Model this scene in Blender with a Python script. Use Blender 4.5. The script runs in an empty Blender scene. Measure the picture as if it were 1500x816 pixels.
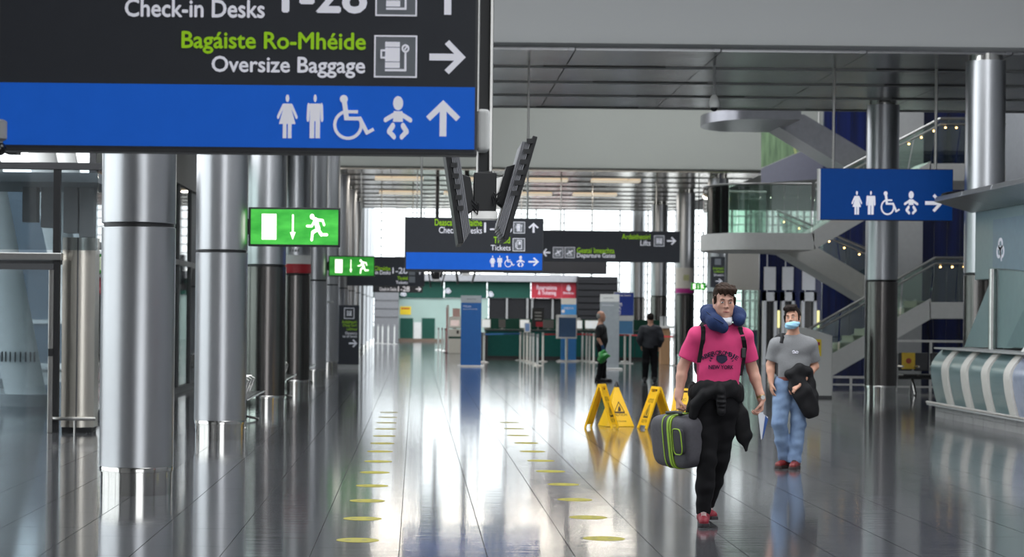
import bpy, math, random
import numpy as np
from mathutils import Vector, Matrix
random.seed(4)
scene = bpy.context.scene
COL = scene.collection

# ------------------------------------------------------------------ camera
F, CX, CY, TH, EYE = 3100.0, 609.0, 458.0, 0.0105, 1.65      # focal length and axis in pixels of a 1500x816 frame
CT, ST = math.cos(TH), math.sin(TH)
cam_d = bpy.data.cameras.new('camera'); cam = bpy.data.objects.new('camera', cam_d); COL.objects.link(cam)
cam_d.sensor_width = 36.0; cam_d.lens = 36.0 * F / 1500
cam_d.shift_x = (750 - CX) / 1500; cam_d.shift_y = (CY - 408) / 1500
cam_d.clip_start = 0.1; cam_d.clip_end = 900
cam.matrix_world = Matrix(((CT, -ST, 0, 0), (0, 0, -1, 0), (ST, CT, 0, EYE), (0, 0, 0, 1)))
cam_d.dof.use_dof = True; cam_d.dof.focus_distance = 16.6; cam_d.dof.aperture_fstop = 3.6
scene.camera = cam

# ------------------------------------------------------------------ world: overcast daylight
world = bpy.data.worlds.new('overcast'); scene.world = world; world.use_nodes = True
bg = world.node_tree.nodes['Background']
bg.inputs[0].default_value = (0.93, 0.97, 1.0, 1); bg.inputs[1].default_value = 4.0
vs = scene.view_settings
vs.view_transform = 'Standard'; vs.look = 'None'; vs.gamma = 1.0; vs.use_curve_mapping = False
vs.exposure = 0.0
scene.cycles.max_bounces = 8; scene.cycles.diffuse_bounces = 4; scene.cycles.glossy_bounces = 4
scene.cycles.transparent_max_bounces = 24; scene.cycles.caustics_reflective = True
scene.cycles.sample_clamp_indirect = 6.0

# ------------------------------------------------------------------ helpers
def W(px, py, D):
    u, v = px - CX, CY - py
    return Vector(((u * CT - v * ST) * D / F, D, EYE + (u * ST + v * CT) * D / F))
def gd(px, py):                                   # floor depth under a pixel
    u, v = px - CX, CY - py
    return -F * EYE / (u * ST + v * CT)
def R(x0, y0, x1, y1, D):                         # pixel rectangle -> x0,x1,z0,z1 in metres at depth D
    c = W((x0 + x1) / 2, (y0 + y1) / 2, D); w = (x1 - x0) * D / F / 2; h = (y1 - y0) * D / F / 2
    return c.x - w, c.x + w, c.z - h, c.z + h
def lin(c): return tuple(((x / 255) / 12.92 if x / 255 <= 0.04045 else ((x / 255 + 0.055) / 1.055) ** 2.4) for x in c)

MATS = {}
def mat(name, rgb, rough=0.5, metal=0.0, var=0.06, scale=8.0, bump=0.0, bscale=None, stretch=(1, 1, 1), emit=0.0, coat=0.0, spec=0.5, rvar=0.0, two=None, alpha=None):
    if name in MATS: return MATS[name]
    m = bpy.data.materials.new(name); m.use_nodes = True; nt = m.node_tree; N = nt.nodes; L = nt.links
    b = N['Principled BSDF']; c = lin(rgb)
    b.inputs['Roughness'].default_value = rough; b.inputs['Metallic'].default_value = metal
    b.inputs['Specular IOR Level'].default_value = spec; b.inputs['Coat Weight'].default_value = coat
    tc = N.new('ShaderNodeTexCoord'); mp = N.new('ShaderNodeMapping'); mp.inputs['Scale'].default_value = stretch
    L.new(tc.outputs['Object'], mp.inputs['Vector'])
    nz = N.new('ShaderNodeTexNoise'); nz.inputs['Scale'].default_value = scale; nz.inputs['Detail'].default_value = 4
    L.new(mp.outputs[0], nz.inputs['Vector'])
    rp = N.new('ShaderNodeValToRGB'); rp.color_ramp.elements[0].position = 0.3; rp.color_ramp.elements[1].position = 0.7
    lo = lin(two) if two else tuple(x * (1 - var) for x in c); hi = c if two else tuple(min(1, x * (1 + var)) for x in c)
    rp.color_ramp.elements[0].color = (*lo, 1); rp.color_ramp.elements[1].color = (*hi, 1)
    L.new(nz.outputs['Fac'], rp.inputs['Fac']); L.new(rp.outputs['Color'], b.inputs['Base Color'])
    if emit: L.new(rp.outputs['Color'], b.inputs['Emission Color']); b.inputs['Emission Strength'].default_value = emit
    if rvar:
        mr = N.new('ShaderNodeMapRange'); mr.inputs['To Min'].default_value = max(0, rough - rvar); mr.inputs['To Max'].default_value = rough + rvar
        L.new(nz.outputs['Fac'], mr.inputs['Value']); L.new(mr.outputs[0], b.inputs['Roughness'])
    if bump:
        n2 = nz
        if bscale:
            n2 = N.new('ShaderNodeTexNoise'); n2.inputs['Scale'].default_value = bscale; n2.inputs['Detail'].default_value = 3; L.new(mp.outputs[0], n2.inputs['Vector'])
        bp = N.new('ShaderNodeBump'); bp.inputs['Strength'].default_value = 1.0; bp.inputs['Distance'].default_value = bump
        L.new(n2.outputs['Fac'], bp.inputs['Height']); L.new(bp.outputs[0], b.inputs['Normal'])
    if alpha is not None: b.inputs['Alpha'].default_value = alpha
    MATS[name] = m
    return m
def glass(name, rgb=(235, 245, 242), refl=0.12, tint=0.9):
    if name in MATS: return MATS[name]
    m = bpy.data.materials.new(name); m.use_nodes = True; nt = m.node_tree; N = nt.nodes; L = nt.links; N.clear()
    out = N.new('ShaderNodeOutputMaterial'); tr = N.new('ShaderNodeBsdfTransparent'); gl = N.new('ShaderNodeBsdfGlossy'); mx = N.new('ShaderNodeMixShader')
    tr.inputs[0].default_value = (*[x * tint for x in lin(rgb)], 1); gl.inputs['Roughness'].default_value = 0.03
    fr = N.new('ShaderNodeFresnel'); fr.inputs['IOR'].default_value = 1.5
    ad = N.new('ShaderNodeMath'); ad.operation = 'ADD'; ad.use_clamp = True; ad.inputs[1].default_value = refl - 0.04
    L.new(fr.outputs[0], ad.inputs[0]); L.new(ad.outputs[0], mx.inputs[0]); L.new(tr.outputs[0], mx.inputs[1]); L.new(gl.outputs[0], mx.inputs[2]); L.new(mx.outputs[0], out.inputs[0])
    MATS[name] = m
    return m

class MB:
    def __init__(s): s.v = []; s.f = []
    def add(s, vs_, fs):
        o = len(s.v); s.v += [tuple(p) for p in vs_]; s.f += [tuple(i + o for i in q) for q in fs]; return s
    def box(s, x0, x1, y0, y1, z0, z1):
        return s.add([(x0,y0,z0),(x1,y0,z0),(x1,y1,z0),(x0,y1,z0),(x0,y0,z1),(x1,y0,z1),(x1,y1,z1),(x0,y1,z1)],
                     [(0,3,2,1),(4,5,6,7),(0,1,5,4),(1,2,6,5),(2,3,7,6),(3,0,4,7)])
    def prism(s, poly, a, b, plane='xz'):            # poly extruded between a and b along the third axis
        n = len(poly)
        ar = sum(poly[i][0]*poly[(i+1)%n][1]-poly[(i+1)%n][0]*poly[i][1] for i in range(n))
        if ar < 0: poly = poly[::-1]
        def m(p, t): return (p[0], t, p[1]) if plane == 'xz' else ((t, p[0], p[1]) if plane == 'yz' else (p[0], p[1], t))
        q = [m(p, a) for p in poly] + [m(p, b) for p in poly]
        sd = [(i, (i+1)%n, n+(i+1)%n, n+i) for i in range(n)]
        f = [tuple(range(n-1, -1, -1)), tuple(range(n, 2*n))] + sd
        if plane == 'xz': f = [tuple(reversed(x)) for x in f]
        return s.add(q, f)
    def tube(s, pts, r, n=10, cap=True):
        pts = [Vector(p) for p in pts]; rs = r if isinstance(r, (list, tuple)) else [r] * len(pts)
        rings = []; up = None
        for i, p in enumerate(pts):
            t = (pts[min(i+1, len(pts)-1)] - pts[max(i-1, 0)]).normalized()
            if up is None: up = Vector((0,0,1)) if abs(t.z) < 0.9 else Vector((1,0,0))
            a = t.cross(up).normalized(); b = a.cross(t).normalized(); up = b
            rings.append([p + (a*math.cos(2*math.pi*k/n) + b*math.sin(2*math.pi*k/n))*rs[i] for k in range(n)])
        v = [q for rg in rings for q in rg]; f = []
        for i in range(len(pts)-1):
            for k in range(n): f.append((i*n+k, i*n+(k+1)%n, (i+1)*n+(k+1)%n, (i+1)*n+k))
        if cap: f.append(tuple(range(n-1,-1,-1))); f.append(tuple((len(pts)-1)*n+k for k in range(n)))
        return s.add(v, f)
    def lathe(s, prof, cx, cy, n=40, cz=0, sx=1, sy=1):
        v = []; f = []
        for r, z in prof:
            for k in range(n): v.append((cx+sx*r*math.cos(2*math.pi*k/n), cy+sy*r*math.sin(2*math.pi*k/n), cz+z))
        for i in range(len(prof)-1):
            for k in range(n): f.append((i*n+k, i*n+(k+1)%n, (i+1)*n+(k+1)%n, (i+1)*n+k))
        f.append(tuple(range(n-1,-1,-1))); f.append(tuple((len(prof)-1)*n+k for k in range(n)))
        return s.add(v, f)
    def ball(s, c, r, n=14, m=8):
        r = r if isinstance(r, (tuple, list)) else (r, r, r)
        prof = [(math.sin(math.pi*(i+.02)/(m+.04)), -math.cos(math.pi*(i+.02)/(m+.04))) for i in range(m+1)]
        o = len(s.v); s.lathe(prof, 0, 0, n)
        for i in range(o, len(s.v)): p = s.v[i]; s.v[i] = (c[0]+p[0]*r[0], c[1]+p[1]*r[1], c[2]+p[2]*r[2])
        return s
    def xf(s, M):
        s.v = [tuple(M @ Vector(p)) for p in s.v]; return s
    def build(s, name, m, parent=None, smooth=None, bevel=0.0, seg=2):
        o = root_off(parent)
        me = bpy.data.meshes.new(name); me.from_pydata([(a-o[0], b-o[1], c-o[2]) for a, b, c in s.v], [], s.f); me.update()
        me.materials.append(m)
        if smooth:
            me.polygons.foreach_set('use_smooth', [True]*len(me.polygons)); me.set_sharp_from_angle(angle=math.radians(smooth if smooth is not True else 35))
        ob = bpy.data.objects.new(name, me); COL.objects.link(ob)
        if parent is not None: ob.parent = parent
        if bevel:
            bm_ = ob.modifiers.new('bevel', 'BEVEL'); bm_.width = bevel; bm_.segments = seg; bm_.limit_method = 'ANGLE'
        return ob
def root_off(p):                                   # parts are stored in the frame of their thing
    while p is not None and p.parent is not None: p = p.parent
    return (0, 0, 0) if p is None else p.get('_o', (0, 0, 0))
def thing(name, label, cat, loc=(0, 0, 0), group=None, kind=None):
    o = bpy.data.objects.new(name, None); COL.objects.link(o); o.location = loc; o.empty_display_size = 0.1
    o['_o'] = tuple(loc); tag(o, label, cat, group, kind); return o
def tag(o, label=None, cat=None, group=None, kind=None):
    if label: o['label'] = label
    if cat: o['category'] = cat
    if group: o['group'] = group
    if kind: o['kind'] = kind
    return o
def dup(root, loc=None, rz=None, label=None):
    r = root.copy(); COL.objects.link(r)
    if loc is not None: r.location = loc
    if rz is not None: r.rotation_euler.z = rz
    if label: r['label'] = label
    for ch in list(root.children):
        c = ch.copy(); COL.objects.link(c); c.parent = r
        for g in list(ch.children):
            d = g.copy(); COL.objects.link(d); d.parent = c
    return r
ORD = ['nearest', 'second nearest', 'third nearest', 'fourth nearest', 'fifth nearest', 'sixth nearest', 'seventh nearest', 'eighth nearest', 'ninth nearest', 'tenth nearest', 'eleventh nearest', 'twelfth nearest', 'farthest']

def text_mb(s, bold=0.0):                          # lettering outline as a flat mesh in a unit frame
    cu = bpy.data.curves.new('t', 'FONT'); cu.body = s; cu.resolution_u = 3
    ob = bpy.data.objects.new('t', cu); COL.objects.link(ob)
    dg = bpy.context.evaluated_depsgraph_get(); dg.update()
    me = bpy.data.meshes.new_from_object(ob.evaluated_get(dg))
    v = np.array([p.co[:2] for p in me.vertices]); f = [tuple(p.vertices) for p in me.polygons]
    bpy.data.objects.remove(ob); bpy.data.curves.remove(cu); bpy.data.meshes.remove(me)
    return v, f
def text_fit(s, rect, y, m, parent, name='lettering', bold=0.012):   # lettering filling a rectangle on a plane facing the viewer
    v, f = text_mb(s); x0, x1, z0, z1 = rect
    lo, hi = v.min(0) - bold, v.max(0) + bold; mb = MB(); dy = .0003 * max(1, y / 20)
    for i, (ox, oy) in enumerate([(0, 0), (bold, 0), (-bold, 0), (0, bold), (0, -bold)] if bold > 0 else [(0, 0)]):     # weight of the lettering
        q = (v + np.array([ox, oy]) - lo) / (hi - lo); mb.add([(x0 + a*(x1-x0), y - i * dy, z0 + b*(z1-z0)) for a, b in q], f)
    return mb.build(name, m, parent)

# pictograms: shapes in a unit box
def circ(x, y, r, n=20): return [(x+r*math.cos(2*math.pi*k/n), y+r*math.sin(2*math.pi*k/n)) for k in range(n)]
def stroke(a, b, w):
    d = Vector((b[0]-a[0], b[1]-a[1])); d.normalize(); n = Vector((-d.y, d.x))*w/2
    return [(a[0]+n.x, a[1]+n.y), (a[0]-n.x, a[1]-n.y), (b[0]-n.x, b[1]-n.y), (b[0]+n.x, b[1]+n.y)]
def rstroke(a, b, w): return [stroke(a, b, w), circ(a[0], a[1], w/2, 10), circ(b[0], b[1], w/2, 10)]
def arc(cx, cy, r, w, a0, a1, n=20):
    p = []
    for k in range(n):
        t0 = math.radians(a0+(a1-a0)*k/n); t1 = math.radians(a0+(a1-a0)*(k+1)/n)
        p.append([(cx+(r+w/2)*math.cos(t0), cy+(r+w/2)*math.sin(t0)), (cx+(r-w/2)*math.cos(t0), cy+(r-w/2)*math.sin(t0)), (cx+(r-w/2)*math.cos(t1), cy+(r-w/2)*math.sin(t1)), (cx+(r+w/2)*math.cos(t1), cy+(r+w/2)*math.sin(t1))])
    return p
PIC = {
 'woman': [circ(.5,.92,.085)] + [[(.34,.8),(.66,.8),(.68,.7),(.88,.34),(.62,.34),(.38,.34),(.12,.34),(.32,.7)]] + rstroke((.31,.75),(.08,.5),.1) + rstroke((.69,.75),(.92,.5),.1) + [[(.3,.36),(.47,.36),(.47,.02),(.3,.02)], [(.53,.36),(.7,.36),(.7,.02),(.53,.02)]],
 'man': [circ(.5,.92,.085)] + [[(.22,.8),(.78,.8),(.78,.4),(.22,.4)]] + rstroke((.15,.74),(.12,.46),.15) + rstroke((.85,.74),(.88,.46),.15) + [[(.22,.42),(.47,.42),(.47,.02),(.22,.02)], [(.53,.42),(.78,.42),(.78,.02),(.53,.02)]],
 'wheel': arc(.4,.33,.3,.07,105,395) + [circ(.3,.9,.09)] + [stroke((.31,.86),(.37,.44),.11), stroke((.33,.47),(.7,.47),.08), stroke((.36,.62),(.62,.62),.07), stroke((.66,.48),(.84,.14),.09), stroke((.8,.14),(.98,.24),.07)],
 'baby': [circ(.5,.84,.16)] + rstroke((.38,.58),(.1,.46),.11) + rstroke((.62,.58),(.9,.46),.11) + [[(.36,.66),(.64,.66),(.66,.42),(.34,.42)]] + rstroke((.34,.33),(.22,.2),.14) + rstroke((.22,.2),(.38,.08),.12) + rstroke((.66,.33),(.78,.2),.14) + rstroke((.78,.2),(.62,.08),.12),
 'up': [stroke((.5,.0),(.5,.9),.2), stroke((.06,.5),(.56,.98),.17), stroke((.94,.5),(.44,.98),.17)],
 'right': [stroke((.0,.5),(.9,.5),.2), stroke((.5,.06),(.98,.56),.17), stroke((.5,.94),(.98,.44),.17)],
 'left': [stroke((1,.5),(.1,.5),.2), stroke((.5,.06),(.02,.56),.17), stroke((.5,.94),(.02,.44),.17)],
 'down': [stroke((.5,1),(.5,.2),.3), [(.0,.3),(1,.3),(.5,0)]],
 'run': [circ(.27,.9,.1)] + rstroke((.42,.78),(.55,.45),.2) + rstroke((.42,.8),(.75,.76),.1) + rstroke((.75,.76),(.82,.6),.09) + rstroke((.36,.72),(.26,.55),.09) + rstroke((.26,.55),(.04,.55),.09) + rstroke((.5,.42),(.3,.32),.13) + rstroke((.3,.32),(.26,.05),.11) + rstroke((.56,.42),(.7,.24),.13) + rstroke((.7,.24),(.95,.24),.1),
 'case': [[(.2,.18),(.62,.18),(.62,.34),(.2,.34)], [(.2,.36),(.62,.36),(.62,.74),(.2,.74)], [(.2,.76),(.62,.76),(.62,.9),(.2,.9)], stroke((.2,.12),(.8,.12),.06), stroke((.78,.1),(.78,.62),.06)] + arc(.78,.72,.09,.05,0,360) + [stroke((.75,.68),(.82,.77),.04), stroke((.09,.46),(.09,.66),.05), stroke((.07,.46),(.2,.46),.05), stroke((.07,.66),(.2,.66),.05)],
 'ticket': [stroke((.3,.1),(.3,.9),.07), stroke((.8,.1),(.8,.9),.07), stroke((.3,.9),(.8,.9),.07), stroke((.3,.12),(.8,.12),.07), stroke((.15,.2),(.15,.7),.08), [(.45,.5),(.7,.5),(.7,.8),(.45,.8)]],
 'lift': [stroke((.2,.15),(.2,.85),.1), stroke((.8,.15),(.8,.85),.1), stroke((.5,.15),(.5,.85),.06), circ(.36,.72,.07), circ(.65,.72,.07), [(.3,.2),(.42,.2),(.42,.6),(.3,.6)], [(.58,.2),(.72,.2),(.72,.6),(.58,.6)]],
 'plane': [stroke((.1,.3),(.9,.75),.15), stroke((.35,.75),(.62,.5),.14), stroke((.5,.5),(.75,.25),.12), stroke((.15,.15),(.85,.15),.06)],
 'leafring': [p for k in range(3) for p in arc(.5+.2*math.cos(math.radians(90+120*k)), .5+.2*math.sin(math.radians(90+120*k)), .2, .13, 0, 360, 14)] + [stroke((.5,.5),(.62,.02),.09)],
}
def picto(kind, rect, y, m, parent, name='pictogram', th=0.002):
    x0, x1, z0, z1 = rect; mb = MB()
    for i, p in enumerate(PIC[kind]): mb.prism([(x0+a*(x1-x0), z0+b*(z1-z0)) for a, b in p], y - th - i*.00025*max(1, y/20), y)
    return mb.build(name, m, parent)
# ------------------------------------------------------------------ materials
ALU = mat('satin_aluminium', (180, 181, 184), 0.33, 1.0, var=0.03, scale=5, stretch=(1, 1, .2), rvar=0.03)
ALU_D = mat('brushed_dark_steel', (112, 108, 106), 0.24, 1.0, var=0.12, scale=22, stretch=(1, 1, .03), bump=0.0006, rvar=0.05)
STEEL = mat('polished_steel', (196, 194, 190), 0.13, 1.0, var=0.04, scale=30, stretch=(1, 1, .05), bump=0.0004)
STEEL_R = mat('rail_steel', (190, 188, 185), 0.28, 1.0)
BLACK = mat('black_metal', (26, 26, 28), 0.45, 0.0)
BLACKG = mat('black_gloss', (18, 18, 20), 0.15, 0.0)
DARK = mat('dark_grey_paint', (62, 62, 64), 0.5)
WHITE = mat('white_paint', (214, 214, 212), 0.5, var=0.03)
GREYP = mat('light_grey_plaster', (190, 189, 186), 0.75, var=0.03, scale=0.6)
GREYM = mat('mid_grey_panel', (150, 150, 150), 0.6, var=0.04)
SIGN_D = mat('sign_charcoal', (52, 54, 60), 0.5, var=0.03, spec=.25)
SIGN_B = mat('sign_blue', (28, 92, 196), 0.36, var=0.02)
SIGN_W = mat('sign_white', (238, 236, 246), 0.5, var=0.01)
SIGN_G = mat('sign_lime', (158, 208, 34), 0.5, var=0.01)
SIGN_K = mat('sign_icon_grey', (112, 116, 122), 0.5, var=0.02)
NAVY = mat('navy_cladding', (16, 30, 86), 0.22, var=0.5, scale=1.6, stretch=(3, 1, .12), two=(8, 14, 40))
LIT_W = mat('lit_sign_white', (232, 231, 240), .55, var=.01, emit=.22, spec=.2); LIT_G = mat('lit_sign_lime', (158, 208, 34), .55, var=.01, emit=.2, spec=.2); LIT_B = mat('lit_sign_blue', (26, 92, 196), .55, var=.02, emit=.3, spec=.15)
GLASS = glass('clear_glass'); GLASS_G = glass('green_tint_glass', (228, 242, 234), 0.16, 0.96)
GLASS_F = glass('facade_glass', (248, 250, 250), 0.06, 0.96)
def floor_material(name):
    m = bpy.data.materials.new(name); m.use_nodes = True; nt = m.node_tree; N = nt.nodes; L = nt.links; b = N['Principled BSDF']
    g = N.new('ShaderNodeNewGeometry'); mp = N.new('ShaderNodeMapping'); mp.inputs['Scale'].default_value = (0.9, 9, 1); L.new(g.outputs['Position'], mp.inputs[0])
    n1 = N.new('ShaderNodeTexNoise'); n1.inputs['Scale'].default_value = 2.2; n1.inputs['Detail'].default_value = 5; L.new(mp.outputs[0], n1.inputs['Vector'])
    rp = N.new('ShaderNodeValToRGB'); rp.color_ramp.elements[0].color = (*lin((62, 63, 66)), 1); rp.color_ramp.elements[1].color = (*lin((84, 84, 87)), 1)
    L.new(n1.outputs['Fac'], rp.inputs[0])
    oi = N.new('ShaderNodeObjectInfo'); mr = N.new('ShaderNodeMapRange'); mr.inputs['To Min'].default_value = 0.95; mr.inputs['To Max'].default_value = 1.05; L.new(oi.outputs['Random'], mr.inputs[0])
    mx = N.new('ShaderNodeMix'); mx.data_type = 'RGBA'; mx.blend_type = 'MULTIPLY'; mx.inputs[0].default_value = 1.0
    L.new(rp.outputs[0], mx.inputs[6]); L.new(mr.outputs[0], mx.inputs[7]); L.new(mx.outputs[2], b.inputs['Base Color'])
    r2 = N.new('ShaderNodeMapRange'); r2.inputs['To Min'].default_value = 0.06; r2.inputs['To Max'].default_value = 0.12; L.new(n1.outputs['Fac'], r2.inputs[0]); L.new(r2.outputs[0], b.inputs['Roughness'])
    b.inputs['Specular IOR Level'].default_value = 0.62
    m2 = N.new('ShaderNodeMapping'); m2.inputs['Scale'].default_value = (0.5, 5, 1); L.new(g.outputs['Position'], m2.inputs[0])
    n3 = N.new('ShaderNodeTexNoise'); n3.inputs['Scale'].default_value = 3.0; n3.inputs['Detail'].default_value = 2; L.new(m2.outputs[0], n3.inputs['Vector'])
    bp = N.new('ShaderNodeBump'); bp.inputs['Strength'].default_value = 1.0; bp.inputs['Distance'].default_value = 0.0006; L.new(n3.outputs['Fac'], bp.inputs['Height']); L.new(bp.outputs[0], b.inputs['Normal'])
    return m
FLOOR = floor_material('polished_porcelain')
GROUT = mat('grout', (40, 40, 42), 0.8)

# ------------------------------------------------------------------ floor
XL, XR, Y0, Y1 = -8.0, 20.5, -14.0, 131.0
fl = tag(MB().box(XL, XR, Y0, Y1, -0.2, -0.006).build('floor', GROUT), 'large polished grey floor tiles in a running bond across the concourse', kind='structure')
TWX, TLY, GAP = 0.6, 1.2, 0.006
X_OFF = 609 + 0  # joints line up with the vanishing point
j0 = W(714, 816, gd(714, 816)).x
tiles = []
k0 = math.floor((XL - j0) / TWX)
k = k0
while j0 + k * TWX < XR:
    xa = j0 + k * TWX; xb = xa + TWX
    off = (k % 2) * TLY / 2
    y = Y0 - TLY + off
    while y < Y1:
        a, b_ = max(xa, XL), min(xb, XR); c, d = max(y, Y0), min(y + TLY, Y1)
        if b_ - a > 0.05 and d - c > 0.05: tiles.append((a, b_, c, d, (b_ - a) > 0.59 and (d - c) > 1.19))
        y += TLY
    k += 1
def seen(t):
    cx, cy = (t[0] + t[1]) / 2, (t[2] + t[3]) / 2
    return t[4] and t[3] > 14.2 and -0.197 * cy - 0.35 < cx < 0.289 * cy + 0.35
near = sorted([t for t in tiles if seen(t)], key=lambda t: t[2])[:300]
ns = set(near)
tm = MB().box(-TWX/2 + GAP/2, TWX/2 - GAP/2, -TLY/2 + GAP/2, TLY/2 - GAP/2, -0.012, 0.0)
t0 = tm.build('tile', FLOOR, fl)
for i, t in enumerate(near):
    o = t0 if i == 0 else t0.copy()
    if i: COL.objects.link(o); o.parent = fl
    o.location = ((t[0]+t[1])/2, (t[2]+t[3])/2, random.uniform(-0.0003, 0.0))
fm = MB()
for t in tiles:
    if t in ns: continue
    a, b_, c, d = t[0]+GAP/2, t[1]-GAP/2, t[2]+GAP/2, t[3]-GAP/2
    fm.add([(a,c,0),(b_,c,0),(b_,d,0),(a,d,0),(a,c,-.008),(b_,c,-.008),(b_,d,-.008),(a,d,-.008)], [(0,1,2,3),(0,4,5,1),(1,5,6,2),(2,6,7,3),(3,7,4,0)])
tag(fm.build('more_tiles', FLOOR, fl), kind='stuff')
tag(MB().box(-160, 160, -60, 300, -0.5, -0.25).build('ground', mat('pavement', (150, 150, 148), 0.9)), 'pale paved ground outside the terminal', kind='structure')

# ------------------------------------------------------------------ decks overhead
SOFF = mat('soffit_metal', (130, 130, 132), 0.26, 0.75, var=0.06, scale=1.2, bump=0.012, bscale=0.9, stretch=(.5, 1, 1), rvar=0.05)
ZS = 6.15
SOFF_LIT = mat('window_lit_soffit_metal', (226, 214, 198), 0.16, 0.95, var=0.06, scale=1.2, bump=0.016, bscale=0.8, stretch=(.5, 1, 1), rvar=0.04)  # same soffit, base colour lightened and warmed to carry the window reflections
def deck(name, label, ya, yb, rows, ztop, face_mat, xa=-4.75, xb=15.0, smat=None):
    dk = MB(); dk.prism([(ya + .12, ZS + .02), (ya + .03, ZS + .07), (ya, ZS + .2), (ya, ztop), (yb, ztop), (yb, ZS + .02)], xa, xb, 'yz')
    o = tag(dk.build(name, face_mat, smooth=30), label, kind='structure')
    rl = (yb - ya - .3) / rows; nc = 8; cw = (xb - xa) / nc
    proto = None
    for r in range(rows):
        for c in range(nc):
            y_ = ya + .15 + r * rl; x_ = xa + c * cw
            if proto is None:
                pb = MB(); pb.prism([(0, .0), (rl - .22, .0), (rl - .16, .03), (rl - .16, .05), (0, .05)], 0, cw - .02, 'yz')
                proto = pb.build('soffit_panel', smat or SOFF, o); q = proto
            else:
                q = proto.copy(); COL.objects.link(q); q.parent = o
            q.location = (x_ + .01, y_ + .08, ZS - .03 + random.uniform(0, .004))
        # rail between the rows of panels
        MB().box(xa, xb, ya + .15 + (r + 1) * rl - .1, ya + .15 + (r + 1) * rl + .05, ZS - .05, ZS + .03).build('soffit_rail', GREYM, o)
        MB().box(xa + 7 + (r * 1.1) % 3, xa + 9.2 + (r * 1.1) % 3, ya + .15 + (r + 1) * rl - .16, ya + .15 + (r + 1) * rl - .11, ZS - .045, ZS + .0).build('light_track', BLACK, o)
        MB().box(xa + 13 + (r * .7) % 2, xa + 15 + (r * .7) % 2, ya + .15 + (r + 1) * rl - .16, ya + .15 + (r + 1) * rl - .11, ZS - .045, ZS + .0).build('light_track', BLACK, o)
    return o
FASC = mat('bulkhead_paint', (150, 151, 151), 0.6, var=0.02, scale=0.4)
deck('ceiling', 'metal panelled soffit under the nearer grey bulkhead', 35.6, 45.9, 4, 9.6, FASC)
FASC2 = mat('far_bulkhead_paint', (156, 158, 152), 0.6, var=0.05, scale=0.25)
deck('ceiling', 'metal panelled soffit under the farther grey bulkhead near the windows', 66.0, 90.5, 9, 10.6, FASC2, xb=7.9 * 66 / 46 * 0.96, smat=SOFF_LIT)
MB().box(10.9, 20.0, 66.0, 90.5, ZS + .02, 10.6).build('ceiling', FASC2)
tag(bpy.data.objects['ceiling.002'], 'plain grey deck end behind the stairwell', kind='structure')
# light panels added under the far soffit to brighten the ticket desks
dl = [o for o in bpy.data.objects if o.name == 'ceiling.001'][0]
ADDED_GLOW = mat('added_panel_glow', (255, 240, 214), .4, emit=.5, var=.01)
for y_ in (70.4, 78.6):
    for x_ in (-0.6, 1.8, 4.2, 6.6):
        MB().box(x_ - .8, x_ + .8, y_ - .35, y_ + .35, ZS - .09, ZS - .04).build('added_light_panel', ADDED_GLOW, dl)
        ld = bpy.data.lights.new('added_panel_lamp', 'AREA'); ld.shape = 'RECTANGLE'; ld.size = 1.6; ld.size_y = .7; ld.energy = 110; ld.color = (1, .93, .82)
        lo_ = bpy.data.objects.new('added_panel_lamp', ld); COL.objects.link(lo_); lo_.location = (x_, y_, ZS - .095); lo_.parent = dl
# unseen roof over the voids, its openings laid out to balance the daylight
ROOF = mat('roof_lining', (196, 196, 194), 0.7, var=0.03)
for i, (xa, xb, ya, yb) in enumerate([(-8.2, 15.7, -14, 2), (12.5, 15.7, 2, 30), (-8.2, 2.0, 2, 16), (-8.2, 15.7, 30, 48), (-8.2, 20.5, 64, 91), (-8.2, 2.5, 48, 64), (13.0, 15.7, 48, 64)]):
    tag(MB().box(xa, xb, ya, yb, 10.6, 10.9).build('ceiling', ROOF), 'unseen white roof strip placed to shape the daylight, ' + ['over the entrance', 'over the right side of the near hall', 'over the large near sign', 'over the near bulkhead', 'over the far bulkhead', 'left of the middle skylight', 'above the stairwell'][i], kind='structure')
# skylight glazing bars
sk = thing('ceiling', 'glazing bars of the skylights over the open voids', None, (0, 50, 10.6), kind='structure')
for y_ in (6, 10, 15, 20, 24, 28, 52.06, 57.06, 60.56, 62, 64, 96, 102, 108, 114, 120, 126): MB().box(-8.2, 20.5 if y_ > 65 else 15.7, y_ - .06, y_ + .06, 10.6, 10.8).build('glazing_bar', DARK, sk)

# ------------------------------------------------------------------ walls
tag(MB().box(15.3, 15.6, Y0, 66, 0, 10.6).build('wall_right', mat('right_wall_paint', (120, 122, 126), 0.6)), 'dark grey right-hand wall of the concourse', kind='structure')
tag(MB().box(20.2, 20.5, 66, 91, 0, 10.6).build('wall_right', MATS['right_wall_paint']), 'grey wall at the far right beyond the stairwell', kind='structure')
wr_ = thing('wall_right', 'glazed wall at the far right end of the ticket hall', None, (20.2, 110, 0), kind='structure')
for i in range(21): MB().box(20.15, 20.3, 91 + i * 1.95 - .06, 91 + i * 1.95 + .06, 0, 10.6).build('mullion', GREYM, wr_)
for z in (2.6, 5.2, 7.8): MB().box(20.17, 20.28, 91, 130, z - .05, z + .05).build('transom', GREYM, wr_)
for i in range(20): MB().box(20.21, 20.23, 91 + i * 1.95 + .06, 91 + i * 1.95 + 1.89, .1, 10.6).build('pane', GLASS_F, wr_)
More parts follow.
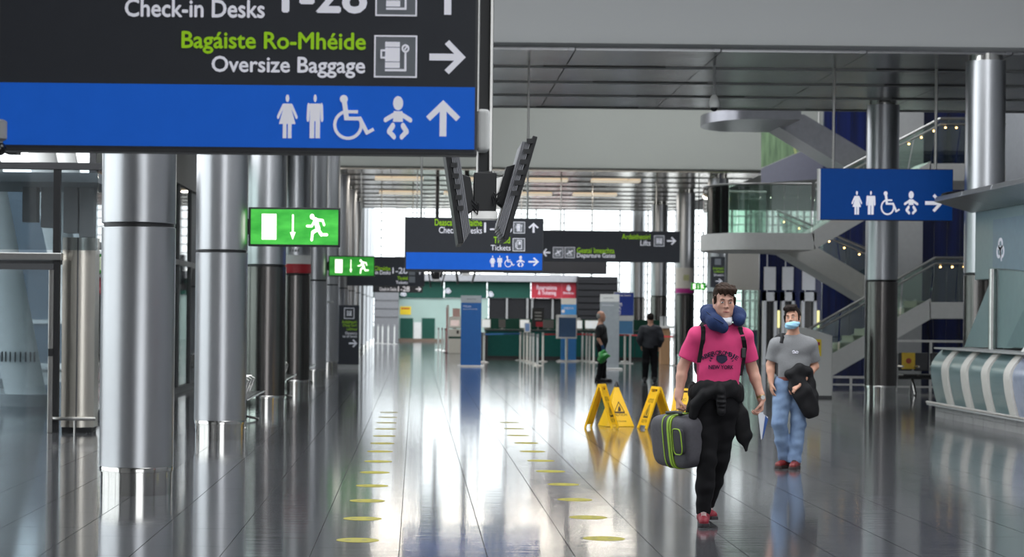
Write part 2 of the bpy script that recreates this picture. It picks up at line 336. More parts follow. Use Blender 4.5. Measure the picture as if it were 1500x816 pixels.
# left front curtain wall
wl = thing('wall_left', 'glazed curtain wall left of the near concourse', None, (XL, 0, 0), kind='structure')
for i in range(9, 15): MB().box(XL - .06, XL + .06, Y0 + i * 3 - .04, Y0 + i * 3 + .04, 0, 10.6).build('mullion', DARK, wl)
for z in (2.4, 5.0, 7.8): MB().box(XL - .05, XL + .05, 13, 28.2, z - .04, z + .04).build('transom', DARK, wl)
for i in range(9, 14): MB().box(XL - .01, XL + .01, Y0 + i * 3 + .04, Y0 + i * 3 + 2.96, 0, 10.6).build('pane', GLASS_F, wl)
# long facade beyond the vestibule
FX = -4.75
wf = thing('wall_left', 'long glazed facade running behind the left row of columns', None, (FX, 31, 0), kind='structure')
y = 31.0; i = 0
while y < 130:
    MB().box(FX - .05, FX + .05, y - .04, y + .04, 0, 4.2).build('mullion', DARK, wf)
    MB().box(FX - .008, FX + .008, y + .04, y + 2.16, 0.12, 2.55).build('pane', GLASS, wf)
    MB().box(FX - .008, FX + .008, y + .04, y + 2.16, 2.65, 4.15).build('pane', GLASS, wf)
    y += 2.2
MB().box(FX - .05, FX + .05, 31, 130, 2.55, 2.65).build('transom', GREYM, wf)
MB().box(FX - .06, FX + .06, 31, 130, 4.15, 4.3).build('transom', DARK, wf)
MB().box(FX - .06, FX + .06, 31, 130, 0, .12).build('sill', DARK, wf)
MB().box(FX - .15, FX + .05, 35.6, 90, 4.3, 6.2).build('spandrel', DARK, wf)
# back window wall
wb = thing('wall_back', 'bright louvred window wall at the far end of the hall', None, (3, 130, 0), kind='structure')
MB().box(-8, 20.2, 130.2, 130.22, 0.1, 10.6).build('pane', GLASS_F, wb)
x = -4.7
while x < 20.2:
    MB().box(x - .05, x + .05, 130.0, 130.2, 0, 10.6).build('mullion', GREYM, wb); x += 1.72
z = 0.5
while z < 10.5:
    MB().box(-8, 20.2, 129.9, 130.15, z - .03, z + .03).build('louvre', GREYM, wb); z += 0.52
for px in (587, 814): 
    p = W(px, 350, 126); MB().lathe([(.34, 0), (.34, 10.6)], p.x, 126, 24).build('post', WHITE, wb, smooth=True)

# unseen walls behind the photographer, rear opening sized to balance the front light
tag(MB().box(XL, 15.6, Y0 - .1, Y0, 0, 1.0).build('wall_front', GREYM), 'unseen low grey upstand below the rear opening sized for light', kind='structure')
tag(MB().box(1.5, 15.6, Y0 - .1, Y0, 9.6, 10.6).build('wall_front', GREYM), 'unseen grey wall above the rear opening sized for light', kind='structure')
tag(MB().box(XL, 1.5, Y0 - .1, Y0, 1.0, 10.6).build('wall_front', GREYM), 'unseen grey wall left of the rear opening sized for light', kind='structure')
tag(MB().box(XL - .1, XL, Y0, 13, 0, 10.6).build('wall_left', GREYM), 'solid grey wall left of the entrance', kind='structure')
# ------------------------------------------------------------------ columns
def column(X, D, ztop, kind, label, group):
    t = thing('column', label, 'column', (X, D, 0), group)
    r = 0.332
    MB().lathe([(r-.012, 0.0), (r-.012, .2), (r, .202), (r, .24), (r-.004,.25)], X, D, 48).build('base_band', STEEL, t, smooth=30)
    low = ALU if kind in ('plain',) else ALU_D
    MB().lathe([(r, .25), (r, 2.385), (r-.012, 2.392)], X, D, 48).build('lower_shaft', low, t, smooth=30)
    MB().lathe([(r-.02, 2.385), (r-.02, 2.43)], X, D, 48).build('shadow_gap', BLACK, t, smooth=30)
    MB().lathe([(r-.012, 2.423), (r, 2.43), (r, ztop - .12)], X, D, 48).build('upper_shaft', ALU, t, smooth=30)
    MB().lathe([(r - .05, ztop - .12), (r - .05, ztop)], X, D, 40).build('capital', STEEL, t, smooth=30)
    return t
LD = [19.05 + 8.13 * k for k in range(12)]
for k, D in enumerate(LD):
    kind = 'plain' if k in (0, 1, 4, 5, 6, 7, 8, 9, 10, 11) else 'dark'
    zt = 10.6 if D < 35 or 46 < D < 65 or D > 91 else ZS
    lab = 'satin metal column with polished base, %s in the left row of columns' % ORD[k] if k < 11 else 'satin metal column, farthest in the left row of columns'
    c = column(-2.5, D, zt, kind, lab, 'left row of round columns')
    if k == 3:   # printed wrap
        w_ = MB().lathe([(.337, 2.45), (.337, 2.80)], -2.5, D, 48).build('white_wrap', WHITE, c, smooth=30)
        MB().lathe([(.340, 2.43), (.340, 2.62)], -2.5, D, 48).build('red_wrap', mat('wrap_red', (170, 34, 46), .5), c, smooth=30)
        for j in range(4): q = R(424 + j*4, 365, 426.5 + j*4, 369, D - .35); MB().box(q[0], q[1], D - .346, D - .342, q[2], q[3]).build('print_mark', mat('wrap_text', (140, 140, 142), .6), c)
    if k == 5:
        MB().box(-2.5-.345, -2.3, D-.36, D-.34, 1.9, 1.95).build('notice_rail', GREYM, c)
for k, (D, X, lab) in enumerate([(36.1, 9.68, 'satin metal column with dark lower shaft beside the curved service counter'), (43.75, 9.62, 'satin metal column with dark lower shaft behind the blue toilet sign'),
        (67.9, 9.66, 'metal column partly hidden behind the glass stair platform'), (76.0, 9.66, 'metal column with a white and magenta wrap near the far windows'),
        (84.2, 9.66, 'metal column between the magenta wrapped column and the far windows'), (92.3, 9.66, 'farthest metal column in the right row against the bright windows')]):
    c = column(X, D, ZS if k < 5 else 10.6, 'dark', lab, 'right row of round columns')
    if k == 3:
        MB().lathe([(.337, 2.62), (.337, 3.36)], X, D, 48).build('white_wrap', WHITE, c, smooth=30)
        MB().lathe([(.339, 2.45), (.339, 2.62)], X, D, 48).build('magenta_wrap', mat('wrap_magenta', (176, 40, 140), .5), c, smooth=30)
        MB().box(X-.1, X+.1, D-.342, D-.338, 2.9, 3.1).build('yellow_patch', mat('wrap_olive', (190, 196, 150), .6), c)

# ------------------------------------------------------------------ vestibule at the left
VD = 28.2
ve = thing('door_1', 'glazed entrance vestibule with steel framed sliding door at the left', None, (-6.4, VD, 0), kind='structure')
xr = W(88, 500, VD).x
zt_ = W(60, 248, VD).z; zm0 = W(60, 381, VD).z; zm1 = W(60, 366, VD).z
MB().box(XL, -4.2, VD - .06, VD + .1, zt_, zt_ + .09).build('header', DARK, ve)
MB().box(XL, xr + .02, VD - .08, VD + .08, zm0, zm1 - .04).build('transom', STEEL_R, ve, bevel=.01)
a, b_ = W(79, 300, VD).x, W(89, 300, VD).x
MB().box(a, b_, VD - .05, VD + .05, 0, zt_).build('frame_post', BLACK, ve)
a2, b2 = W(72, 500, VD).x, W(79, 500, VD).x
MB().box(a2, b2, VD - .09, VD - .02, 0.0, zm0 - .12).build('door_stile', STEEL_R, ve, bevel=.008)
MB().box(XL, b2, VD - .09, VD - .02, zm0 - .13, zm0 - .05).build('door_rail', DARK, ve)
MB().box(XL, a2, VD - .07, VD - .05, 0.0, zm0 - .13).build('door_glass', glass('vestibule_glass', (232, 238, 241), 0.10, .92), ve)
MB().box(XL, a, VD - .01, VD + .01, zm1, zt_).build('upper_glass', MATS['vestibule_glass'], ve)
MB().box(b_, -4.25, VD - .01, VD + .01, zm1, zt_).build('upper_glass', MATS['vestibule_glass'], ve)
h = W(76, 515, VD); MB().box(h.x - .03, h.x + .03, VD - .12, VD - .05, h.z - .06, h.z + .04).build('handle', BLACK, ve)
MB().box(XL, -4.3, VD + .3, VD + 2.8, zt_ - .15, zt_ - .02).build('soffit', mat('vestibule_ceiling', (120, 126, 130), .6), ve)
for i, (px, py) in enumerate([(45, 312), (72, 320), (105, 328), (128, 334)]):
    p = W(px, py, VD + 1.6); MB().box(p.x - .1, p.x + .1, VD + 1.5, VD + 1.75, p.z - .13, zt_ - .15).build('downlight_box', GREYM, ve)
MB().box(XL, -4.75, VD + 2.9, VD + 2.95, 0, zt_).build('inner_glass', MATS['vestibule_glass'], ve)
for x_ in (-7.4, -6.2, -4.8): MB().box(x_ - .04, x_ + .04, VD + 2.85, VD + 3.0, 0, zt_).build('frame_post', DARK, ve)
MB().box(XL, -4.75, VD + 2.85, VD + 3.0, 2.3, 2.42).build('transom', DARK, ve)
# steel drum of the door beside it
dr = thing('door_drum', 'tall rounded stainless steel door casing between the vestibule and the nearest column', 'door casing', (-4.5, VD, 0))
x0, x1, z0, z1 = R(90, 348, 138, 636, VD + .1)
cxm = x0 + (x1-x0)*.5
for nm, xa, xb in (('left_panel', x0, cxm - .008), ('right_panel', cxm + .008, x1)):
    pts = []
    for q in range(9):
        t = q / 8; xx = xa + (xb - xa) * t; s_ = (xx - cxm) / (x1 - x0) * 2
        pts.append((xx, VD + .15 - .10 * math.cos(s_ * 1.35)))
    MB().prism(pts + [(xb, VD + .5), (xa, VD + .5)], .07, z1, 'xy').build(nm, mat('drum_steel', (200, 194, 184), .3, 1.0, var=.04, scale=20, stretch=(1, 1, .05)), dr, smooth=25)
MB().box(x0 + .02, x1 - .02, VD + .08, VD + .5, 0, .07).build('plinth', BLACK, dr)
MB().box(cxm - .008, cxm + .008, VD + .02, VD + .4, .07, z1).build('seam', DARK, dr)
zr = W(110, 613, VD).z
MB().tube([(x0 - .12, VD - .02, zr), (x0 - .02, VD - .09, zr), (cxm, VD - .1, zr), (x1 + .05, VD - .06, zr)], .025, 10).build('guard_rail', STEEL_R, dr, smooth=True)
MB().tube([(cxm, VD - .1, 0), (cxm, VD - .1, zr)], .014, 8).build('rail_post', STEEL_R, dr, smooth=True)
# outside: leaning white columns, blue grey building backdrop added to darken the view through the glass
for i, (xb, yb, D, r0) in enumerate([(40, 560, 36, .34), (12, 556, 44, .36), (-10, 556, 52, .36), (128, 556, 46, .3), (158, 556, 55, .3)]):
    p = W(xb, 540, D); t = thing('leaning_column', ['white leaning support column outside the vestibule glass, nearest', 'white leaning support column outside, second from the vestibule', 'white leaning support column outside, third from the vestibule', 'slim white leaning column outside behind the steel door casing', 'slim white leaning column outside, farthest of the leaning columns'][i], 'column', (p.x, D, 0), 'leaning white columns outside')
    MB().tube([(p.x, D, .1), (p.x - .75, D + .1, 3.6), (p.x - 1.6, D + .3, 7.5)], [r0, r0 * 1.05, r0 * .9], 24).build('shaft', WHITE, t, smooth=True)
    MB().lathe([(r0 + .12, 0), (r0 + .12, .2)], p.x, D, 24).build('foot', GREYM, t, smooth=30)
    for q in range(10):
        a_ = math.radians(200 + q * 14); MB().box(p.x + (r0 + .02) * math.cos(a_) - .14 - .012, p.x + (r0 + .02) * math.cos(a_) - .14 + .012, D + (r0 + .02) * math.sin(a_) - .01, D + (r0 + .02) * math.sin(a_) + .01, .75, .92).build('slot', DARK, t)
ob_ = thing('dark_backdrop', 'blue grey building backdrop added outside to darken the view through the vestibule glass', 'building', (-16, 64, 0))
MB().box(-26, -6.2, 64, 66, 0, 5.2).build('facade', mat('backdrop_blue', (104, 116, 128), .4, var=.15, scale=.5), ob_)
for i in range(9): MB().box(-26 + i * 2.2 - .05, -26 + i * 2.2 + .05, 63.9, 64, 0, 5.2).build('fin', GREYM, ob_)
for z_ in (1.2, 3.1): MB().box(-26, -6.2, 63.9, 64, z_, z_ + .12).build('ledge', WHITE, ob_)

# ------------------------------------------------------------------ overhead direction signs
def sign_box(name, label, rect, D, th=.14, frame=DARK, face=SIGN_D, edge=.012, group='hanging direction signs'):
    x0, x1, z0, z1 = rect
    t = thing(name, label, 'sign', ((x0+x1)/2, D, z0), group)
    MB().box(x0, x1, D, D + th, z0, z1).build('casing', frame, t, bevel=.006)
    MB().box(x0 + edge, x1 - edge, D - .004, D, z0 + edge, z1 - edge).build('face', face, t)
    return t
def rods(t, pxs, D, zb, zt=ZS, r=.02, m=None):
    for px in pxs:
        x = W(px, 200, D).x
        MB().tube([(x, D + .06, zb), (x, D + .06, zt)], r, 10).build('hanging_rod', m or STEEL_R, t, smooth=True)
# the big near sign
ND = 10.5
x0, x1, z0, z1 = R(-3, -90, 700, 223, ND)
x0 = W(-3, 0, ND).x; x1 = W(700, 100, ND).x; z0 = W(348, 224, ND).z; z1 = z0 + 1.06
ns_ = sign_box('direction_sign', 'large near charcoal and blue overhead sign to check-in desks and oversize baggage', (x0, x1, z0, z1), ND, edge=.014)
zb = W(348, 124.5, ND).z; zb0 = W(348, 215.5, ND).z
MB().box(x0 + .014, x1 - .014, ND - .007, ND - .004, zb0, zb).build('blue_band', LIT_B, ns_)
yy = ND - .0075
def nr(a, b, c, d): return R(a, b, c, d, ND)
text_fit('Bagáiste Ro-Mhéide', nr(266, 47, 536, 80), yy, LIT_G, ns_, bold=.022)
text_fit('Oversize Baggage', nr(310, 83, 535, 114), yy, LIT_W, ns_, bold=.02)
text_fit('Check-in Desks', nr(183, -1, 388, 26), yy, LIT_W, ns_, bold=.022)
text_fit('1-28', nr(413, -34, 538, 20), yy, LIT_W, ns_, bold=.024)
text_fit('Deascanna Seiceála', nr(130, -46, 388, -15), yy, LIT_G, ns_, bold=.022)
for (a, b, c, d), k in (((548, 52, 611, 114), 'case'), ((550, -38, 611, 24), 'case')):
    q = nr(a, b, c, d); fr = MB().box(q[0], q[1], yy - .001, yy + .002, q[2], q[3]).build('icon_frame', LIT_W, ns_, bevel=.0)
    e = .008; MB().box(q[0]+e, q[1]-e, yy - .002, yy, q[2]+e, q[3]-e).build('icon_panel', SIGN_K, ns_)
    picto(k, (q[0]+.02, q[1]-.02, q[2]+.015, q[3]-.015), yy - .002, LIT_W, ns_)
picto('right', nr(629, 59, 680, 109), yy, LIT_W, ns_, 'arrow'); picto('up', nr(630, -30, 682, 22), yy, LIT_W, ns_, 'arrow')
picto('woman', nr(405, 139, 437, 204), yy, LIT_W, ns_); picto('man', nr(448, 139, 475, 204), yy, LIT_W, ns_)
picto('wheel', nr(484, 139, 549, 205), yy, LIT_W, ns_); picto('baby', nr(560, 141, 606, 206), yy, LIT_W, ns_); picto('up', nr(624, 149, 674, 200), yy, LIT_W, ns_, 'arrow')
# its hanging post, a pair of drop arms beside the sign
xp0, xp1 = W(702, 100, ND + .25).x, W(721, 100, ND + .25).x
MB().box(xp0, xp1, ND + .2, ND + .32, W(710, 262, ND).z + .05, 10.6).build('drop_post', BLACK, ns_)
MB().box(W(-2, 0, ND).x, W(-2, 0, ND).x + .06, ND + .2, ND + .32, z0, 10.6).build('drop_post', BLACK, ns_)
MB().box(xp1 - .012, xp1, ND + .17, ND + .2, W(710, 262, ND).z + .05, 10.6).build('post_edge', STEEL_R, ns_)
q = nr(699, 158, 718, 220)
MB().box(q[0], q[1], ND + .05, ND + .2, q[2], q[3]).build('loudspeaker_cap', WHITE, ns_, bevel=.02, seg=3)
cd = thing('dome_camera', 'small grey dome camera at the left end of the large near sign', 'camera', tuple(W(0, 215, ND - .05)))
p = W(-3, 190, ND - .05); MB().lathe([(.02, -.06), (.045, -.045), (.045, .04), (.03, .05)], p.x, p.y, 20, p.z).build('housing', GREYM, cd, smooth=30)
p = W(-1, 218, ND - .05); MB().ball((p.x, p.y, p.z), .035).build('dome', BLACKG, cd, smooth=True)
MB().tube([(p.x, p.y, p.z), W(-3, 190, ND - .05)], .02).build('stem', GREYM, cd, smooth=True)

# second sign, 38 m away
SD = 37.6
def sr(a, b, c, d): return R(a, b, c, d, SD)
s2 = sign_box('direction_sign', 'charcoal and blue sign to tickets and toilets behind the hanging screens', sr(593, 319, 796, 399), SD, edge=.012)
yy = SD - .0075
q = sr(594, 370.5, 795, 395); MB().box(q[0]+.01, q[1]-.01, SD - .007, SD - .004, q[2], q[3]).build('blue_band', LIT_B, s2)
text_fit('Deasca Seiceálaithe', sr(637, 321, 706, 331), yy, LIT_G, s2, bold=.014)
text_fit('Check-in Desks', sr(643, 332.5, 706, 342), yy, LIT_W, s2, bold=.010); text_fit('1-28', sr(709, 326, 750, 341), yy, LIT_W, s2, bold=.010)
text_fit('Ticéid', sr(723, 347, 747, 356.5), yy, LIT_G, s2, bold=.010); text_fit('Tickets', sr(719, 359, 748, 367), yy, LIT_W, s2, bold=.010)
for (a, b, c, d), k in (((752, 325, 769, 342), 'case'), ((751, 349, 769, 368), 'ticket')):
    q = sr(a, b, c, d); MB().box(q[0], q[1], yy - .001, yy, q[2], q[3]).build('icon_frame', LIT_W, s2); e = .01
    MB().box(q[0]+e, q[1]-e, yy - .003, yy - .001, q[2]+e, q[3]-e).build('icon_panel', SIGN_K, s2); picto(k, (q[0]+.03, q[1]-.03, q[2]+.02, q[3]-.02), yy - .003, LIT_W, s2)
picto('up', sr(774, 327, 789, 341), yy, LIT_W, s2, 'arrow'); picto('right', sr(774, 377, 789, 390), yy, LIT_W, s2, 'arrow')
for k, a, c in (('woman', 717, 726), ('man', 728, 736), ('wheel', 738, 754), ('baby', 756, 769)): picto(k, sr(a, 374.5, c, 391.5), yy, LIT_W, s2)
rods(s2, (618, 774), SD, sr(593, 319, 796, 399)[3])

# blue toilet sign on the right
BD = 38.0
def br(a, b, c, d): return R(a, b, c, d, BD)
BLUE2 = mat('sign_deep_blue', (0, 62, 136), .55, var=.03, spec=.15, emit=.05)
s3 = sign_box('direction_sign', 'all blue toilet sign hanging on two rods at the right', br(1200, 247, 1396, 323), BD, face=BLUE2, frame=mat('deep_blue_casing', (6, 26, 70), .4))
yy = BD - .0045
q = br(1200, 247, 1203, 323); MB().box(q[0]-.015, q[0]+.02, BD - .005, BD + .14, q[2], q[3]).build('end_trim', WHITE, s3)
for k, a, c in (('woman', 1247, 1263), ('man', 1268, 1283), ('wheel', 1288, 1318), ('baby', 1323, 1346)): picto(k, br(a, 280, c, 315), yy, LIT_W, s3)
picto('right', br(1355, 284, 1380, 311), yy, LIT_W, s3, 'arrow')
rods(s3, (1222, 1372), BD, br(1200, 247, 1396, 323)[3], r=.026)

# departure gates / lifts sign and the dark one behind it
GDp = 68.6
def gr_(a, b, c, d): return R(a, b, c, d, GDp)
s4 = sign_box('direction_sign', 'long black sign to departure gates and lifts right of the tickets sign', gr_(780, 338, 996, 384), GDp)
yy = GDp - .006
text_fit('Geataí Imeachta', gr_(845, 363, 900, 371), yy, LIT_G, s4, bold=.010); text_fit('Departure Gates', gr_(845, 371, 901, 379.5), yy, LIT_W, s4, bold=.010)
text_fit('Ardaitheoirí', gr_(911, 343, 953, 350.5), yy, LIT_G, s4, bold=.010); text_fit('Lifts', gr_(938, 352, 953, 360), yy, LIT_W, s4, bold=.010)
for (a, b, c, d), k in (((810, 362, 825, 378), 'plane'), ((827, 362, 842, 378), 'plane'), ((958, 345, 973, 361), 'lift')):
    q = gr_(a, b, c, d); MB().box(q[0], q[1], yy - .001, yy, q[2], q[3]).build('icon_frame', LIT_W, s4); e = .015
    MB().box(q[0]+e, q[1]-e, yy - .003, yy - .001, q[2]+e, q[3]-e).build('icon_panel', SIGN_K, s4); picto(k, (q[0]+.04, q[1]-.04, q[2]+.04, q[3]-.04), yy - .003, LIT_W, s4)
picto('left', gr_(795, 364, 806, 376), yy, LIT_W, s4, 'arrow'); picto('right', gr_(977, 347, 990, 359), yy, LIT_W, s4, 'arrow')
rods(s4, (823, 963), GDp, gr_(780, 338, 996, 384)[3])
s5 = sign_box('direction_sign', 'plain dark sign back partly hidden behind the tickets sign', R(738, 360, 889, 401, 72), 72)
rods(s5, (765, 869), 72, R(738, 360, 889, 401, 72)[3])
# two far signs on the left
CD = 66.8
def cr(a, b, c, d): return R(a, b, c, d, CD)
s6 = sign_box('direction_sign', 'far black check-in and tickets sign behind the farther green exit sign', cr(508, 376, 622, 419), CD)
yy = CD - .006
text_fit('Deasca Cláraithe', cr(528, 390, 572, 396), yy, LIT_G, s6, bold=.010); text_fit('Check-in Desks', cr(531, 396, 572, 402), yy, LIT_W, s6, bold=.01); text_fit('1-28', cr(575, 392, 597, 401), yy, LIT_W, s6, bold=.010)
text_fit('Ticéid', cr(582, 405, 597, 410), yy, LIT_G, s6, bold=.010); text_fit('Tickets', cr(580, 411.5, 597, 416), yy, LIT_W, s6, bold=.01)
for a, b in ((599, 394), (599, 405)):
    q = cr(a, b, a + 9, b + 9); MB().box(q[0], q[1], yy - .002, yy, q[2], q[3]).build('icon_panel', SIGN_K, s6)
picto('up', cr(611, 394, 619, 402), yy, LIT_W, s6, 'arrow'); rods(s6, (530, 612), CD, cr(508, 376, 622, 419)[3])
s7 = sign_box('direction_sign', 'smallest far check-in sign just below the far tickets sign', R(546, 418.5, 619, 428.5, 74), 74)
yy = 73.994
text_fit('Check-in Desks', R(556, 421, 581, 426, 74), yy, LIT_W, s7, bold=.008); text_fit('1-28', R(583, 419.5, 600, 427, 74), yy, LIT_W, s7, bold=.010); picto('right', R(609, 420, 617, 427, 74), yy, LIT_W, s7, 'arrow')
rods(s7, (560, 606), 74, R(546, 418.5, 619, 428.5, 74)[3])

# ------------------------------------------------------------------ green exit signs
EXG = mat('exit_green', (22, 126, 34), .4, emit=.75, var=.25, scale=2.2, stretch=(1, 1, 2.5), two=(70, 176, 66)); EXW = mat('exit_white', (255, 255, 235), .4, emit=1.5, var=.03)
def exit_sign(rect, D, label, wallx):
    x0, x1, z0, z1 = rect; w, h = x1-x0, z1-z0
    t = thing('exit_sign', label, 'exit sign', ((x0+x1)/2, D, z0), 'green exit signs')
    MB().box(x0, x1, D, D + .16, z0, z1).build('casing', BLACK, t, bevel=.006)
    MB().box(x0 + w*.025, x1 - w*.02, D - .004, D, z0 + h*.05, z1 - h*.05).build('lit_face', EXG, t)
    y = D - .004
    MB().box(x0 + w*.145, x0 + w*.305, y - .002, y, z0 + h*.17, z0 + h*.83).build('door_symbol', EXW, t)
    picto('down', (x0 + w*.455, x0 + w*.515, z0 + h*.17, z0 + h*.82), y, EXW, t, 'arrow')
    picto('run', (x0 + w*.63, x0 + w*.87, z0 + h*.14, z0 + h*.84), y, EXW, t, 'running_figure')
    MB().box(min(x0, wallx), max(x0, wallx), D + .05, D + .11, z0 + h*.3, z0 + h*.7).build('bracket', BLACK, t)
    return t
exit_sign(R(364, 304, 498, 361, 27.2), 27.2, 'larger green running man exit sign fixed to the second nearest left column', -2.2)
exit_sign(R(481, 375, 549, 405, 51.5), 51.5, 'smaller green running man exit sign farther down the left row of columns', -2.2)
exit_sign(R(1012, 414, 1034, 425, 70), 70, 'tiny green exit sign beside the magenta wrapped column', R(1034, 414, 1036, 425, 70)[1])
ex3 = [o for o in bpy.data.objects if o.get('label', '').startswith('tiny green')][0]
MB().tube([(ex3.location.x, 70.08, R(1012, 414, 1034, 425, 70)[3]), (ex3.location.x, 70.08, ZS)], .015).build('hanging_rod', DARK, ex3)

# ------------------------------------------------------------------ hanging screens in a V
SCR = mat('screen_back', (22, 22, 25), .5, 0, var=.1); FINM = mat('screen_fins', (124, 124, 128), .4, .6)
def hanging_screens(D, cx, ytop, s, label, ztop=10.6, full=True):
    # s = pixels to metres at this depth; the two screens face left and right and tip downwards
    p0 = W(cx, ytop, D)
    t = thing('hanging_screens', label, 'screens', (p0.x, D, p0.z))
    def pt(dx, dy): return (p0.x + dx * s, p0.z - dy * s)
    for nm, top, bot, th in (('left_screen', (-61, 3), (-40, 138), 20), ('right_screen', (72, -16), (31, 132), -18)):
        a, b = Vector(pt(*top)), Vector(pt(*bot)); d = (b - a).normalized(); n = Vector((d.y, -d.x)); n = -n if (n.x > 0) != (th > 0) else n
        w = abs(th) * s
        sc_ = MB().prism([tuple(a), tuple(b), tuple(b + n*w*.38), tuple(a + n*w*.38)], D - .5, D + .6).build(nm, SCR, t, bevel=.006)
        if full:
            for q in range(5):      # cooling fins on the back
                o0 = n * w * (.42 + .13*q); f = MB().prism([tuple(a + d*.07 + o0), tuple(b + o0 - d*(.02+.02*q)), tuple(b + o0 + n*.012 - d*(.02+.02*q)), tuple(a + d*.07 + o0 + n*.012)], D - .5 + .02*q, D + .58)
                f.build('fin', FINM, sc_)
            for q in range(6):
                c_ = a + d * (.06 + .1*q) + n*w*.5; MB().box(c_.x - .03, c_.x + .03, D - .53, D - .5, c_.y - .022, c_.y + .022).build('vent_block', BLACK, sc_)
        # arm plate behind the screen
        a2 = a + d * .42 * (b-a).length + n * w * .8; b2 = a + d * .95 * (b-a).length * .85 + n * w * .9
        MB().prism([tuple(a2 - d*.16), tuple(b2 - d*.1), tuple(b2 + n*w*.75 - d*.14), tuple(a2 + n*w*.85 - d*.1)], D - .15, D + .15).build('mount_plate', BLACK, t, bevel=.005)
        m0 = a + (b-a)*.47 + n*w*1.4; MB().prism([(m0.x, m0.y + .07), (m0.x, m0.y - .07), (p0.x, p0.z - 60*s - .06), (p0.x, p0.z - 60*s + .1)], D - .05, D + .05).build('arm', STEEL_R, t)
        if full:
            for q in range(3):
                m1 = a + (b-a)*(.55+.05*q) + n*w*1.5; MB().tube([(m1.x, D - .16, m1.y), (m1.x + (p0.x - m1.x)*.35, D - .2, m1.y - .05), (m1.x + (p0.x - m1.x)*.45, D - .16, m1.y - .02 + .03*q)], .008, 6).build('cable', BLACK, t, smooth=True)
    x0, x1 = pt(-12, 0)[0], pt(10, 0)[0]
    MB().box(x0, x1, D - .08, D + .08, pt(0, 60)[1], ztop).build('post', BLACK, t, bevel=.004)
    MB().box(x0 - .01, x0 + .008, D - .1, D - .08, pt(0, 60)[1], ztop).build('post_trim', STEEL_R, t)
    MB().box(x0 - .03, x1 + .04, D - .12, D + .12, pt(0, 90)[1], pt(0, 32)[1]).build('hub', BLACK, t, bevel=.006)
    MB().box(x0 - .05, x1 + .05, D - .14, D + .1, pt(0, 100)[1], pt(0, 88)[1]).build('hub_plate', STEEL_R, t, bevel=.004)
    return t
hanging_screens(20, 711, 222, 20/F, 'pair of black flight screens hung in a V beyond the large near sign')
hanging_screens(68, 683, 372, 68/F*.32, 'small far pair of hanging screens above the blue totem', ZS, False)
hanging_screens(70.5, 640, 388, 70.5/F*.24, 'smallest far pair of hanging screens left of the blue totem', ZS, False)
# ceiling cameras
def drop_camera(px, pyt, D, label, zt=ZS):
    p = W(px, pyt, D); t = thing('dome_camera', label, 'camera', tuple(p))
    MB().tube([(p.x, D, p.z + .1), (p.x, D, zt)], .022, 10).build('stem', GREYM, t, smooth=True)
    MB().lathe([(.03, .16), (.06, .13), (.095, .02), (.1, -.06), (.09, -.07)], p.x, D, 24, p.z).build('housing', WHITE, t, smooth=30)
    MB().ball((p.x, D, p.z - .07), .07).build('dome', BLACKG, t, smooth=True)
drop_camera(1046, 152, 37.8, 'white dome camera on a thin stem under the near soffit')

# ------------------------------------------------------------------ benches by the left columns
def bench(y0, n, label):
    X0 = -2.95
    t = thing('metal_bench', label, 'bench', (X0, y0, 0), 'steel benches between the left columns')
    L_ = n * .56
    MB().box(X0 + .2, X0 + .28, y0, y0 + L_, .33, .39).build('beam', STEEL_R, t)
    PERF = mat('perforated_steel', (150, 150, 152), .25, 1.0, var=.2, scale=60, bump=.002)
    for k in range(n):
        ya = y0 + k * .56 + .03
        pr = [(X0 + .62, .43), (X0 + .64, .415), (X0 + .6, .405), (X0 + .1, .40), (X0 + .02, .46), (X0 - .1, .84), (X0 - .08, .845), (X0 + .045, .47), (X0 + .12, .42)]
        MB().prism(pr, ya, ya + .5, 'xz').build('seat_shell', PERF, t)
        MB().tube([(X0 + .64, ya, .425), (X0 + .64, ya + .5, .425)], .016, 8).build('seat_lip', STEEL, t, smooth=True)
    for k in range(n + 1):
        ya = y0 + k * .56
        MB().tube([(X0 + .02, ya, .48), (X0 + .05, ya, .66), (X0 + .45, ya, .66), (X0 + .5, ya, .62), (X0 + .42, ya, .42)], .014, 8).build('armrest', STEEL, t, smooth=True)
    for ya in (y0 + .4, y0 + L_ - .4):
        MB().tube([(X0 + .24, ya, .36), (X0 + .24, ya, .09), (X0 + .6, ya, .02)], .02, 8).build('leg', STEEL, t, smooth=True)
        MB().tube([(X0 + .24, ya, .1), (X0 - .1, ya, .02)], .02, 8).build('leg', STEEL, t, smooth=True)
bench(29.0, 6, 'steel bench between the second and third nearest left columns')
bench(37.6, 6, 'steel bench between the third and fourth nearest left columns')
bench(45.8, 6, 'steel bench between the fourth and fifth nearest left columns')

